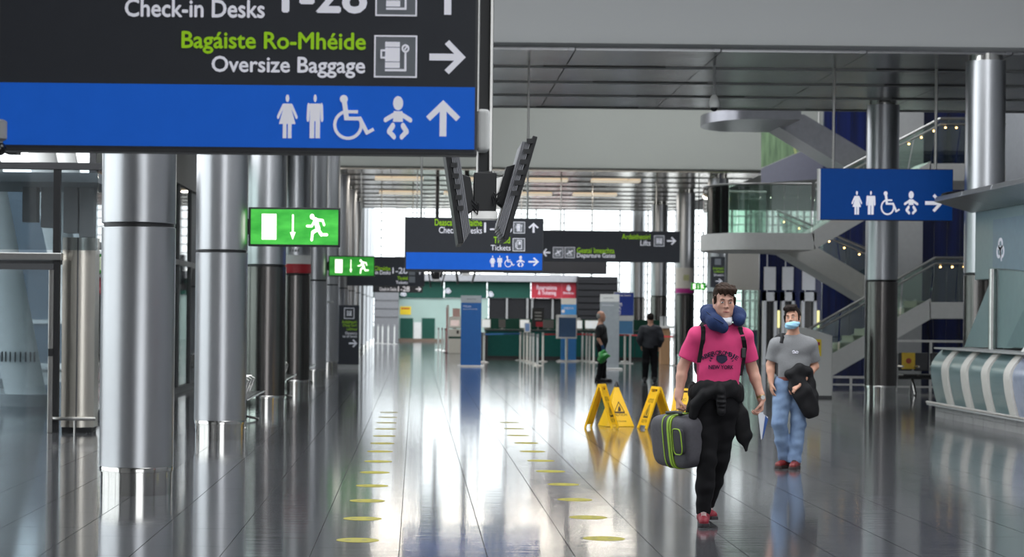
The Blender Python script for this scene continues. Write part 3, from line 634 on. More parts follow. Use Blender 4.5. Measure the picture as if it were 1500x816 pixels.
# ------------------------------------------------------------------ yellow floor dots
YEL = mat('floor_dot_yellow', (150, 141, 40), .5, var=.08, scale=20); YTX = mat('floor_dot_print', (120, 118, 60), .5)
LY = [791.4, 759.9, 733.7, 711.7, 692.1, 676, 661.4, 649.5, 638.7, 628.3, 619.3, 611.4, 604.2]
LX = [524, 531, 538, 545, 549, 554, 556.5, 560, 563, 565, 566, 568, 570]
RY = [789, 758, 732, 709.7, 690.5, 675, 661.4, 649, 638, 628, 619]
RX = [884.6, 861.5, 842, 825, 806.5, 792, 780, 771, 759, 753, 746]
dot = None
for row, (ys, xs) in (('left', (LY, LX)), ('right', (RY, RX))):
    for k, (py, px) in enumerate(zip(ys, xs)):
        p = W(px, py, gd(px, py)); lab = '%s yellow round floor marker in the %s row' % (ORD[k].replace('farthest', 'thirteenth nearest'), row)
        if dot is None:
            dot = thing('floor_marker', lab, 'floor marker', (p.x, p.y, 0), 'yellow floor dots')
            MB().lathe([(.155, .0002), (.155, .0015)], p.x, p.y, 32).build('disc', YEL, dot)
            m_ = MB()
            for sx_ in (-.075, .045): m_.prism([(p.x + sx_ - .02, p.y - .03), (p.x + sx_ + .03, p.y - .03), (p.x + sx_ + .015, p.y + .04), (p.x + sx_ - .01, p.y + .04)], .0016, .0019, 'xy')
            m_.build('printed_footprints', YTX, dot)
        else: dup(dot, (p.x, p.y, 0), None, lab)

# ------------------------------------------------------------------ totem with lifts directions on the left
TD = gd(509, 541)
tt = thing('totem_sign', 'black floor standing lifts totem beside the left columns', 'totem', tuple(W(508, 541, TD)))
q = R(491, 447, 526, 534, TD)
MB().box(q[0], q[1], TD, TD + .15, q[2], q[3]).build('panel', SIGN_D, tt, bevel=.006)
MB().box(q[0] + .01, q[1] - .01, TD + .01, TD + .14, 0, q[2]).build('plinth', GREYM, tt)
def tr_(a, b, c, d): return R(a, b, c, d, TD)
i_ = tr_(504, 451, 519, 467); MB().box(i_[0], i_[1], TD - .003, TD - .001, i_[2], i_[3]).build('icon_frame', SIGN_W, tt); e = .02
MB().box(i_[0]+e, i_[1]-e, TD - .004, TD - .003, i_[2]+e, i_[3]-e).build('icon_panel', SIGN_D, tt); picto('lift', (i_[0]+.05, i_[1]-.05, i_[2]+.04, i_[3]-.04), TD - .004, SIGN_W, tt)
for s_, rc, m_ in (('Ardaitheoirí', (501, 469, 523, 474), SIGN_G), ('Chuig Gach', (502, 474.5, 523, 479.5), SIGN_G), ('Leibhéal', (508, 480, 523, 484), SIGN_G), ('Elevators', (506, 486, 523, 490), SIGN_W), ('to all levels', (502, 490.5, 523, 494.5), SIGN_W)): text_fit(s_, tr_(*rc), TD - .002, m_, tt, bold=.006)
picto('right', tr_(511, 497, 523, 509), TD - .001, SIGN_W, tt, 'arrow')

# ------------------------------------------------------------------ ticket hall at the far end
GRN = mat('counter_green', (20, 84, 80), .45, var=.06, spec=.2); GRND = mat('fascia_green', (34, 76, 66), .55, var=.06, spec=.15); MINT = mat('mint_glass', (158, 180, 173), .3, var=.06, scale=.8)
RED = mat('sign_red', (168, 34, 52), .45, var=.04); SLAT = mat('slat_grey', (40, 40, 42), .7, var=.1, spec=.08); BRN = mat('skirting_brown', (110, 92, 80), .6)
HD = 120.0
def hr(a, b, c, d): return R(a, b, c, d, HD)
def floor0(r): return (r[0], r[1], 0.0, r[3])
th_ = thing('ticket_hall', 'green fronted ticket office block across the far end of the hall', 'kiosk block', (W(720, 495, HD).x, HD, 0))
def part(nm, r, y0, y1, m, parent=th_, **k): return MB().box(r[0], r[1], y0, y1, r[2], r[3]).build(nm, m, parent, **k)
part('roof', hr(545, 402, 847, 412), HD - .6, HD + 5, mat('roof_edge_grey', (150, 150, 154), .5))
for i, (a, b) in enumerate([(545, 581), (583, 650), (651, 713), (714, 777)]):
    part('fascia_panel', hr(a, 412, b, 436.5), HD - .1, HD + .1, GRND)
part('red_sign', hr(778, 413.5, 843, 437), HD - .25, HD, RED)
part('red_sign_divider', hr(822, 414, 822.8, 437), HD - .27, HD - .25, mat('divider_pink', (190, 80, 90), .5))
text_fit('Reservations', hr(786, 418, 815, 424.5), HD - .255, SIGN_W, th_, bold=.0); text_fit('& Ticketing', hr(788, 426, 814, 433.5), HD - .255, SIGN_W, th_, bold=.0)
text_fit('Emirates', hr(825, 427.5, 840, 431), HD - .255, SIGN_W, th_, bold=.0)
picto('leafring', hr(829, 417, 836, 427), HD - .255, SIGN_W, th_, 'emblem')
for x_, y_ in ((591, 430.5), (656, 426), (718.5, 431)): picto('leafring', hr(x_-5, y_-4.5, x_+5, y_+4.5), HD - .11, SIGN_W, th_, 'emblem')
part('mint_wall', floor0(hr(584, 437, 715, 499)), HD, HD + .1, MINT)
for a, b in ((586, 605), (618, 637)): part('green_door', floor0(hr(a, 466, b, 499)), HD - .06, HD, GRND)
part('white_door', floor0(hr(606, 472, 617, 499)), HD - .04, HD, WHITE)
r_ = hr(584, 495, 650, 499); MB().box(r_[0], r_[1], HD - .1, HD - .06, 0, .18).build('skirting', BRN, th_)
yn = hr(586, 449, 602, 461); MB().box(yn[0], yn[1], HD - .02, HD, yn[2], yn[3]).build('yellow_notice', mat('notice_yellow', (226, 196, 40), .6), th_)
q = hr(588, 451, 600, 453); MB().box(q[0], q[1], HD - .024, HD - .02, q[2], q[3]).build('notice_print', mat('notice_red', (170, 40, 30), .6), th_)
part('grey_end_wall', floor0(hr(549, 428, 584, 502)), HD - 2, HD + 3, mat('end_wall_grey', (118, 118, 122), .6))
for k, py in enumerate((440, 452, 464)): r_ = hr(549, py, 584, py + .8); MB().box(r_[0], r_[1], HD - 2.02, HD - 2, r_[2], r_[3]).build('wall_joint', DARK, th_)
part('dark_back', floor0(hr(716, 437, 846, 500)), HD, HD + .1, SLAT)
for px in (741, 771, 778, 808, 826): r_ = floor0(hr(px, 437, px + 2.5, 500)); MB().box(r_[0], r_[1], HD - .12, HD, 0, r_[3]).build('post', GREYM, th_)
HS = 118.5
r_ = R(846, 405, 905, 500, HS)
MB().box(r_[0], r_[1], HS + .1, HS + 4, 0, r_[3]).build('slat_wall', SLAT, th_)
for k in range(9): zz = r_[3] - .1 - k * .36; MB().box(r_[0], r_[1], HS, HS + .1, zz - .3, zz).build('slat', SLAT, th_, bevel=.02)
LIT = mat('light_tube', (255, 252, 244), .5, emit=2.6, var=.01)
for a, b in ((622, 634), (636, 660), (663, 699), (702, 737), (740, 777), (780, 840)): q = hr(a, 398.5, b, 403); MB().box(q[0], q[1], HD - .5, HD + .2, q[2] + .1, q[3]).build('light_box', LIT, th_)

# main counter run with workstations
KD = 77.4
def kr(a, b, c, d): return R(a, b, c, d, KD)
ct = thing('ticket_counter', 'long dark green ticket counter in front of the office block', 'counter', (W(900, 525, KD).x, KD, 0))
q = kr(712, 486, 982, 527)
MB().box(q[0], q[1], KD, KD + .8, 0, q[3]).build('body', GRN, ct, bevel=.01)
MB().box(q[0] - .05, q[1], KD - .06, KD + .9, q[3], q[3] + .06).build('top', mat('counter_top_dark', (22, 44, 42), .3), ct, bevel=.008)
MB().box(q[0], q[1], KD + 1.5, KD + 1.6, 0, q[3] + .45).build('back_screen', GRND, ct)
MB().box(q[0], q[1], KD - .015, KD, 0, .1).build('kick_plate', BLACK, ct)
r2 = kr(705, 487, 714, 530); MB().box(r2[0], r2[1], KD - .3, KD + .5, 0, r2[3]).build('end_panel', mat('end_panel_black', (34, 32, 38), .4), ct)
for px in (790, 860, 930): x_ = W(px, 500, KD).x; MB().box(x_ - .01, x_ + .01, KD - .008, KD, .1, q[3]).build('joint', BLACK, ct)
SCRN = mat('screen_glow', (226, 232, 236), .4, emit=.35)
MON = [(706, 719, 'pale'), (731, 741, 'dark'), (762, 776, 'pale'), (796, 812, 'dark'), (846, 854, 'pale'), (858, 868, 'pale'), (862, 880, 'pale')]
for k, (a, b, kind) in enumerate(MON):
    q2 = kr(a, 465, b, 479); zc = q[3] + .06
    t = thing('desk_monitor', '%s desk monitor, %s from the left on the green ticket counter' % ('pale' if kind == 'pale' else 'dark backed', ['first', 'second', 'third', 'fourth', 'fifth', 'sixth', 'last'][k]), 'monitor', ((q2[0]+q2[1])/2, KD + .3, zc), 'monitors on the ticket counter')
    xm = (q2[0]+q2[1])/2; w_ = (q2[1]-q2[0])/2
    MB().prism([(KD + .25, zc + .05), (KD + .33, zc + .36), (KD + .36, zc + .36), (KD + .29, zc + .05)], xm - w_, xm + w_, 'yz').build('panel', WHITE if kind == 'pale' else DARK, t, bevel=.006)
    if kind == 'pale': MB().prism([(KD + .245, zc + .07), (KD + .318, zc + .34), (KD + .33, zc + .34), (KD + .26, zc + .07)], xm - w_*.85, xm + w_*.85, 'yz').build('screen', SCRN, t)
    MB().box(xm - .03, xm + .03, KD + .3, KD + .36, zc, zc + .16).build('stand', GREYM, t); MB().box(xm - .1, xm + .1, KD + .24, KD + .42, zc, zc + .015).build('foot', GREYM, t)
# framed posters behind the counter
for k, (a, b, c, d, m_, lab) in enumerate([(782, 451, 800, 479, BLACK, 'black poster board with red foot behind the counter'), (848, 466, 854, 477, WHITE, 'small white card display on the counter')]):
    q2 = kr(a, b, c, d)
    t = thing('poster_board', lab, 'poster', ((q2[0]+q2[1])/2, KD + 1.2, 0))
    yb_ = KD + 1.2
    MB().box(q2[0], q2[1], yb_, yb_ + .04, q2[2], q2[3]).build('board', m_, t); MB().tube([((q2[0]+q2[1])/2, yb_ + .06, 0), ((q2[0]+q2[1])/2, yb_ + .06, q2[3] - .05)], .02).build('stand', GREYM, t); MB().box(q2[0], q2[1], yb_ - .1, yb_ + .2, 0, .02).build('foot', GREYM, t)
    if k == 0:
        MB().box(q2[0] + .15, q2[1], yb_ - .01, yb_, q2[2], q2[2] + .18).build('red_print', RED, t)
        for j in range(3): MB().box(q2[0] + .1, q2[1] - .1, yb_ - .01, yb_, q2[3] - .2 - .12 * j, q2[3] - .15 - .12 * j).build('print_line', GREYM, t)

# ------------------------------------------------------------------ totems, kiosks, stands
def totem(name, label, px0, py0, px1, pyb, D, base, parts, th=.12, cat='totem'):
    c = W((px0+px1)/2, pyb, D); q = R(px0, py0, px1, pyb, D)
    t = thing(name, label, cat, (c.x, D, 0))
    MB().box(q[0], q[1], D, D + th, .04, q[3]).build('panel', base, t, bevel=.008)
    MB().box(q[0] - .08, q[1] + .1, D - .12, D + th + .12, 0, .04).build('foot_plate', STEEL_R, t, bevel=.006)
    for nm, (a, b, c2, d), m_ in parts:
        r = R(a, b, c2, d, D); MB().box(r[0], r[1], D - .004, D, max(r[2], .04), r[3]).build(nm, m_, t)
    return t
TB = mat('totem_blue', (34, 98, 168), .4, var=.03); TG = mat('totem_grey', (176, 180, 184), .45, var=.03); LBL = mat('light_blue_print', (70, 150, 222), .45)
D1 = gd(690, 537)
t = totem('totem_sign', 'tall blue airline totem with grey head in front of the counter', 675, 433, 705, 537, D1, TB, [('head', (675, 433, 705, 443.5), TG)])
text_fit('Welcome', R(678, 447, 690, 450, D1), D1 - .005, SIGN_W, t, bold=0); text_fit('american airlines', R(684, 437, 697, 439, D1), D1 - .005, DARK, t, bold=0)
text_fit('check-in and bag drop', R(678, 452, 699, 454, D1), D1 - .005, SIGN_W, t, bold=0)
D2 = gd(893, 541)
t = totem('totem_sign', 'tall grey airline totem behind the man with the green bag', 879, 431, 907, 541, D2, mat('totem_grey_face', (150, 156, 160), .45), [('head', (879, 431, 907, 442), WHITE)])
text_fit('american airlines', R(884, 435, 899, 437.5, D2), D2 - .005, DARK, t, bold=0); text_fit('Economy Check-in', R(882, 446, 899, 448.5, D2), D2 - .005, SIGN_W, t, bold=0)
D3 = gd(832, 529)
t = totem('totem_sign', 'white headed light blue check-in totem in front of the counter', 822, 437, 844, 529, D3, LBL, [('head', (822, 437, 844, 446), WHITE), ('mid_print', (822, 462, 844, 528), mat('mid_blue_print', (52, 128, 200), .45))])
text_fit('CHECK IN', R(826, 450, 840, 453, D3), D3 - .005, SIGN_W, t, bold=0.004)
MB().lathe([(.06, 0), (.06, .004)], 0, 0, 20).xf(Matrix.Translation(W(825, 456, D3 - .006)) @ Matrix.Rotation(math.pi/2, 4, 'X')).build('white_spot', SIGN_W, t)
# bag size gauge stand in front of it
D4 = D3 - 1.2; q = R(816, 461, 845, 496, D4); cx_ = (q[0]+q[1])/2
t = thing('notice_stand', 'framed grey blue notice board on a single steel leg', 'stand', (cx_, D4, 0))
MB().box(q[0], q[1], D4, D4 + .06, q[2], q[3]).build('frame', STEEL_R, t, bevel=.008); MB().box(q[0] + .06, q[1] - .03, D4 - .006, D4, q[2] + .05, q[3] - .1).build('sheet', mat('sheet_blue', (62, 96, 136), .4), t)
MB().box(q[0] - .03, q[0], D4 - .12, D4 + .1, q[2], q[3]).build('leaflet_tray', WHITE, t)
MB().tube([(cx_, D4 + .08, 0), (cx_, D4 + .08, q[3])], .05, 14).build('leg', STEEL_R, t, smooth=True); MB().box(q[0], q[1], D4 - .25, D4 + .35, 0, .03).build('foot_plate', STEEL_R, t)
# dark blue poster wall with an upper banner
D5 = 78.0 - 6.5; q = R(899, 428, 928, 490, D5)
t = thing('banner_stand', 'deep blue banner stand with white lettering beside the grey totem', 'banner', ((q[0]+q[1])/2, D5, 0))
DB = mat('banner_blue', (22, 52, 138), .45, var=.08)
MB().box(q[0], q[1], D5, D5 + .05, q[2], q[3]).build('panel', TG, t); r = R(900, 429, 928, 462, D5); MB().box(r[0], r[1], D5 - .005, D5, r[2], r[3]).build('upper_print', DB, t); r = R(901, 470, 927, 489, D5); MB().box(r[0], r[1], D5 - .005, D5, r[2], r[3]).build('lower_print', mat('banner_mid', (60, 110, 150), .45), t)
v_ = R(906, 444, 911, 461, D5)
vv, ff = text_mb('Eco', .02); lo, hi = vv.min(0), vv.max(0); vv = (vv - lo) / (hi - lo)
MB().add([(v_[0] + (v_[1]-v_[0]) * b, D5 - .006, v_[3] - (v_[3]-v_[2]) * a) for a, b in vv], [tuple(reversed(f_)) for f_ in ff]).build('lettering', SIGN_W, t)
text_fit('Economy Check-in', R(903, 431, 924, 435, D5), D5 - .006, SIGN_W, t, bold=0)
for x_ in (q[0] + .1, q[1] - .1): MB().box(x_ - .03, x_ + .03, D5 + .01, D5 + .04, 0, q[2]).build('leg', STEEL_R, t)
MB().box(q[0], q[1], D5 - .15, D5 + .2, 0, .02).build('foot_plate', STEEL_R, t)
# self service kiosk
D6 = gd(666, 518); q = R(657, 482, 675, 518, D6)
t = thing('check_in_kiosk', 'white self service kiosk behind the blue totem', 'kiosk', ((q[0]+q[1])/2, D6, 0))
MB().box(q[0], q[1], D6, D6 + .5, 0, q[3]).build('cabinet', WHITE, t, bevel=.02)
r = R(658, 464, 675, 480, D6); MB().prism([(D6 + .1, r[2]), (D6 + .22, r[3]), (D6 + .32, r[3]), (D6 + .3, r[2] - .03)], r[0], r[1], 'yz').build('screen_housing', WHITE, t, bevel=.01)
MB().prism([(D6 + .105, r[2] + .07), (D6 + .205, r[3] - .07), (D6 + .21, r[3] - .07), (D6 + .12, r[2] + .07)], r[0] + .06, r[1] - .06, 'yz').build('screen', mat('kiosk_screen', (226, 206, 206), .3, emit=.3), t)
MB().box((q[0]+q[1])/2 - .06, (q[0]+q[1])/2 + .06, D6 + .2, D6 + .4, q[3], r[2] + .05).build('neck', GREYM, t)
g = R(657, 493, 675, 496, D6); MB().box(g[0], g[1], D6 - .006, D6, g[2], g[3]).build('green_stripe', GRND, t); g = R(669, 484, 672, 489, D6); MB().box(g[0], g[1], D6 - .006, D6, g[2], g[3]).build('reader', BLACK, t)
# pink card reader sign above kiosk, red edged post
D7 = gd(655, 517); q = R(653.5, 447, 657.5, 517, D7)
t = thing('feather_post', 'slim white and red edged post left of the kiosk', 'post', ((q[0]+q[1])/2, D7, 0))
MB().box(q[0], q[1], D7, D7 + .06, .03, q[3]).build('blade', WHITE, t); MB().box(q[0], q[0] + .04, D7 - .005, D7, .03, q[3] - .1).build('red_edge', RED, t); MB().box(q[0] - .1, q[1] + .1, D7 - .2, D7 + .2, 0, .03).build('foot_plate', DARK, t)
q = R(663, 452, 674, 464, D6 + 1.5); t = thing('notice_card', 'pale pink notice card on a pole above the kiosk', 'notice', ((q[0]+q[1])/2, D6 + 1.5, 0))
MB().box(q[0], q[1], D6 + 1.5, D6 + 1.53, q[2], q[3]).build('card', mat('card_pink', (216, 178, 172), .6), t); MB().tube([((q[0]+q[1])/2, D6 + 1.56, 0), ((q[0]+q[1])/2, D6 + 1.56, q[3])], .02).build('pole', GREYM, t); MB().lathe([(.18, 0), (.18, .02)], (q[0]+q[1])/2, D6 + 1.56, 20).build('foot', GREYM, t)
# wooden lectern by the right hand queue
D8 = gd(974, 534); q = R(968, 481, 981, 534, D8)
t = thing('lectern', 'tan wooden gate lectern right of the walking man', 'lectern', ((q[0]+q[1])/2, D8, 0))
WOOD = mat('tan_wood', (170, 132, 96), .5, var=.12, scale=6, stretch=(1, 1, .2))
MB().box(q[0], q[1], D8, D8 + .5, 0, q[3]).build('body', WOOD, t, bevel=.01); MB().box(q[0] - .12, q[1] + .12, D8 - .1, D8 + .6, q[3], q[3] + .07).build('top', WHITE, t, bevel=.01)
for px in (970, 976): x_ = W(px, 470, D8).x; MB().box(x_ - .05, x_ + .05, D8 + .1, D8 + .2, q[3] + .07, q[3] + .4).build('card_holder', TG, t)

# ------------------------------------------------------------------ queue barrier posts
BELT_R = mat('belt_red', (186, 28, 48), .6); BELT_B = mat('belt_blue', (46, 108, 176), .6)
pp = None; BELTS = []
def barrier(px, py, lab, grp):
    global pp
    D = gd(px, py); p = W(px, py, D)
    if pp is None:
        pp = thing('barrier_post', lab, 'barrier post', (p.x, D, 0), grp)
        MB().lathe([(.17, 0), (.17, .012), (.05, .04)], p.x, D, 24).build('base', STEEL_R, pp, smooth=30)
        MB().lathe([(.036, .03), (.036, .9)], p.x, D, 16).build('post', WHITE, pp, smooth=30)
        MB().lathe([(.042, .9), (.042, 1.0), (.03, 1.01)], p.x, D, 16).build('belt_head', GREYM, pp, smooth=30)
        return pp
    o = dup(pp, (p.x, D, 0), None, lab); o['group'] = grp; return o
OR2 = ['first', 'second', 'third', 'fourth', 'fifth', 'sixth', 'seventh', 'eighth', 'ninth']
def row(pts, desc, belt=None):
    prev = None
    for k, (px, py) in enumerate(pts):
        o = barrier(px, py, '%s barrier post from the left %s' % (OR2[k], desc), 'queue barrier posts ' + desc)
        if prev is not None and belt is not None and belt[k-1] is not None:
            a, b = prev.location, o.location; d = (b - a); n = Vector((-d.y, d.x, 0)).normalized() * .003
            mb = MB(); mb.add([a+n+Vector((0,0,.92)), b+n+Vector((0,0,.92)), b+n+Vector((0,0,.975)), a+n+Vector((0,0,.975)), a-n+Vector((0,0,.92)), b-n+Vector((0,0,.92)), b-n+Vector((0,0,.975)), a-n+Vector((0,0,.975))], [(0,1,2,3),(7,6,5,4),(0,4,5,1),(3,2,6,7)])
            BELTS.append((mb, belt[k-1], prev, a.copy()))
        prev = o
row([(708.5, 531), (762, 528), (767.5, 529), (772, 530), (776.5, 532), (781, 533), (787, 536)], 'in the slanting line left of the check-in totem', [BELT_B] + [None]*5)
row([(642, 513), (647.5, 514), (652, 515)], 'left of the white kiosk')
row([(795, 530), (853, 529), (859, 529.5), (863.5, 530), (869.5, 531.5), (915, 530), (987, 536)], 'along the red belt between the totems', [BELT_R]*6)
row([(553.5, 503), (560, 503.5), (568.5, 504), (577.5, 504.5)], 'in front of the grey end wall')
for mb, m_, prev, a in BELTS:
    mb.v = [(x_ - a.x, y_ - a.y, z_ - a.z) for x_, y_, z_ in mb.v]
    bo = mb.build('belt', m_); bo.parent = prev
D9 = gd(772, 530); p = W(772, 530, D9); q = R(768, 470, 777, 484, D9)
t = thing('notice_card', 'small blue and white notice frame on top of a barrier post', 'notice', (p.x, D9, 1.0))
MB().box(q[0], q[1], D9 - .02, D9 + .02, 1.02, 1.02 + (q[3] - q[2])).build('frame', WHITE, t, bevel=.004); MB().box(q[0] + .03, q[1] - .03, D9 - .024, D9 - .02, 1.05, .99 + (q[3] - q[2])).build('sheet', mat('sheet_pale_blue', (110, 140, 190), .5), t); MB().box(p.x - .02, p.x + .02, D9 - .02, D9 + .02, 1.005, 1.03).build('clip', GREYM, t)
# ------------------------------------------------------------------ wet floor signs
WFY = mat('wet_sign_yellow', (236, 184, 12), .38, var=.04); WFK = mat('wet_sign_print', (60, 42, 10), .5)
def a_frame(px, py, label, rz, h=.64, spread=.42):
    D = gd(px, py); p = W(px, py, D); X, Y = p.x, p.y
    t = thing('wet_floor_sign', label, 'floor sign', (X, Y, 0), 'yellow wet floor signs')
    w = .15
    for s_ in (-1, 1):
        def pt(u, v, o): # u across (y), v up the panel 0..1, o outward offset
            x = s_ * (spread/2 * (1 - v)) ; z = h * v; nx = s_ * math.cos(math.atan2(spread/2, h)); nz = math.sin(math.atan2(spread/2, h))
            return (X + x + nx*o, Y + u*w*(1 - .12*v), z + nz*o)
        mb = MB()
        def slab(u0, u1, v0, v1, o0, o1):
            q = [pt(u0,v0,o0), pt(u1,v0,o0), pt(u1,v1,o0), pt(u0,v1,o0), pt(u0,v0,o1), pt(u1,v0,o1), pt(u1,v1,o1), pt(u0,v1,o1)]
            mb.add(q, [(0,3,2,1),(4,5,6,7),(0,1,5,4),(1,2,6,5),(2,3,7,6),(3,0,4,7)])
        slab(-1, 1, .08, .86, 0, .012); slab(-1, -.72, .0, 1, -.006, .02); slab(.72, 1, .0, 1, -.006, .02); slab(-.72, .72, .95, 1.0, -.006, .02); slab(-.72, .72, .84, .88, -.004, .018)
        pn = mb.build('panel', WFY, t)
        m2 = MB()
        v, f = text_mb('CAUTION', .02); lo, hi = v.min(0), v.max(0); v = (v - lo) / (hi - lo)
        m2.add([pt(-s_*(-.6 + 1.2*a), .62 + .1*b, .0135) for a, b in v], f)
        v, f = text_mb('WET FLOOR', .02); lo, hi = v.min(0), v.max(0); v = (v - lo) / (hi - lo)
        m2.add([pt(-s_*(-.6 + 1.2*a), .14 + .08*b, .0135) for a, b in v], f)
        for poly in ([(-.5,.28),(.5,.28),(0,.58)],):
            for (a, b) in ((0,1),(1,2),(2,0)):
                for qd in [stroke(poly[a], poly[b], .05)]: m2.add([pt(x_, z_, .0135) for x_, z_ in qd], [(0,1,2,3)])
        m2.add([pt(x_, z_, .0135) for x_, z_ in [(-.14,.32),(.12,.32),(.16,.42),(.0,.5),(-.1,.42)]], [(0,1,2,3,4)])
        m2.build('print', WFK, pn)
    MB().box(X - .015, X + .015, Y - w*.9, Y + w*.9, h - .012, h + .012).build('hinge', WFY, t, bevel=.004)
    t.rotation_euler.z = rz
    return t
a_frame(881, 627, 'yellow folding wet floor sign in front of the yellow cone', math.radians(-24), .63, .40)
a_frame(961, 628, 'yellow folding wet floor sign beside the grey suitcase', math.radians(20), .60, .44)
a_frame(1000, 617, 'yellow folding wet floor sign half hidden behind the man in the pink shirt', math.radians(60), .5, .34)
D = gd(904, 625); p = W(904, 625, D); X, Y = p.x, p.y + .18
t = thing('wet_floor_cone', 'yellow four sided wet floor cone with black tip', 'floor cone', (X, Y, 0))
hh = .58; b0 = .215; tp = .028
mb = MB(); mb.add([(X-b0,Y-b0,.0),(X+b0,Y-b0,0),(X+b0,Y+b0,0),(X-b0,Y+b0,0),(X-tp,Y-tp,hh),(X+tp,Y-tp,hh),(X+tp,Y+tp,hh),(X-tp,Y+tp,hh)], [(3,2,1,0),(4,5,6,7),(0,1,5,4),(1,2,6,5),(2,3,7,6),(3,0,4,7)])
mb.build('shell', WFY, t, bevel=.008)
MB().lathe([(.04, 0), (.032, .03), (.006, .09)], X, Y, 12, hh).build('tip', BLACK, t, smooth=30)
pr = MB()
def cp(u, v): s_ = b0 + (tp - b0) * v; return (X + u * s_, Y - s_ - .003, v * hh)
for a, b in (((-.55, .36), (.55, .36)), ((.55, .36), (0, .62)), ((0, .62), (-.55, .36))): pr.add([cp(x_, z_) for x_, z_ in stroke(a, b, .04)], [(0,1,2,3)])
pr.add([cp(x_, z_) for x_, z_ in [(-.16,.39),(.16,.39),(.2,.45),(.05,.53),(-.12,.47)]], [(0,1,2,3,4)])
pr.build('warning_symbol', WFK, t); pr = MB()
v, f = text_mb('CAUTION', .02); lo, hi = v.min(0), v.max(0); v = (v - lo) / (hi - lo); pr.add([cp(-.7 + 1.4*a, .27 + .06*b) for a, b in v], f)
v, f = text_mb('WET FLOOR', .0); v = (v - v.min(0)) / (v.max(0) - v.min(0)); pr.build('lettering', WFK, t); pr = MB(); pr.add([cp(-.5 + 1.0*a, .12 + .035*b) for a, b in v], f)
pr.build('small_lettering', WFK, t)
t.rotation_euler.z = math.radians(14)

# ------------------------------------------------------------------ curved service counter on the right
CXP = 8.78; CY0, CY1 = 29.0, 35.6
PANEL = mat('counter_panel_green', (120, 146, 148), .28, .55, var=.05, stretch=(1, .2, 4)); RIB = mat('counter_rib_cream', (200, 196, 190), .5, var=.03); STONE = mat('plinth_stone', (150, 148, 148), .5, var=.08)
sc = thing('service_counter', 'curved pale green service counter with cream ribs at the right', 'counter', (CXP, 32, 0))
prof = []      # outer face, x offset and height
for k in range(13):
    z = .22 + (1.13 - .22) * k / 12; t_ = (z - .22) / .91
    x = CXP - .11 * math.sin(min(1, t_ / .68) * math.pi / 2) + (max(0, t_ - .68) / .32) ** 1.6 * .2
    prof.append((x, z))
for k in range(5):
    yb = CY1 - k * 1.22; ya = yb - .84
    MB().prism([(x, z) for x, z in prof] + [(CXP + .45, 1.13), (CXP + .45, .22)], ya, yb, 'xz').build('curved_panel', PANEL if k < 4 else mat('counter_panel_blue', (168, 178, 200), .25, .5), sc, smooth=40)
    pr = [(x - .035, z) for x, z in prof] + [(CXP + .4, 1.13), (CXP + .4, .22)]
    MB().prism(pr, ya - .36, ya - .02, 'xz').build('rib', RIB, sc, smooth=40)
MB().box(CXP - .06, CXP + .62, CY0 - .2, CY1, 1.13, 1.16).build('worktop', GREYM, sc, bevel=.006)
MB().tube([(CXP - .14, CY0 - .3, .235), (CXP - .14, CY1 + .1, .235)], .022, 10).build('foot_rail', STEEL_R, sc, smooth=True)
MB().box(CXP - .16, CXP + .6, CY0 - .3, CY1 + .05, .19, .22).build('ledge', GREYM, sc)
for r_ in range(2):
    for k in range(11):
        yb = CY1 - .15 - k * .6
        MB().box(CXP - .06 + .0, CXP + .5, yb - .59, yb, .0 + r_ * .1 + (.002 if r_ else 0), .098 + r_ * .095).build('plinth_tile', STONE, sc)
# back panels, post, sign panel with leaf emblem
BX = 9.34
def cpx(px, py): # point on plane X=BX
    D_ = BX * F / (px - CX); return (D_, W(px, py, D_).z)
TEAL = mat('backdrop_teal', (112, 136, 136), .35, var=.05)
MB().prism([cpx(1413, 508), cpx(1456, 396), cpx(1500, 396), cpx(1540, 396), cpx(1540, 512)], BX, BX + .06, 'yz').build('backdrop_panel', TEAL, sc)
MB().prism([cpx(1482, 508), cpx(1520, 425), cpx(1560, 425), cpx(1560, 512)], BX - .08, BX - .03, 'yz').build('backdrop_panel', mat('backdrop_teal_dark', (92, 118, 118), .35), sc)
MB().tube([(BX - .08, cpx(1461, 400)[0], .2), (BX - .08, cpx(1461, 400)[0], 2.45)], .06, 14).build('post', STEEL_R, sc, smooth=True)
sp = MB().prism([cpx(1456, 322), cpx(1456, 392), cpx(1560, 402), cpx(1560, 306)], BX - .03, BX + .06, 'yz').build('sign_panel', mat('sign_panel_teal', (106, 130, 142), .4), sc)
e0, z_a = cpx(1461, 384); e1, z_b = cpx(1474, 346); mb = MB()
for poly in PIC['leafring']: mb.prism([(e0 + (e1-e0)*a, z_a + (z_b-z_a)*b) for a, b in poly], BX - .035, BX - .03, 'yz')
mb.build('emblem', SIGN_W, sp)
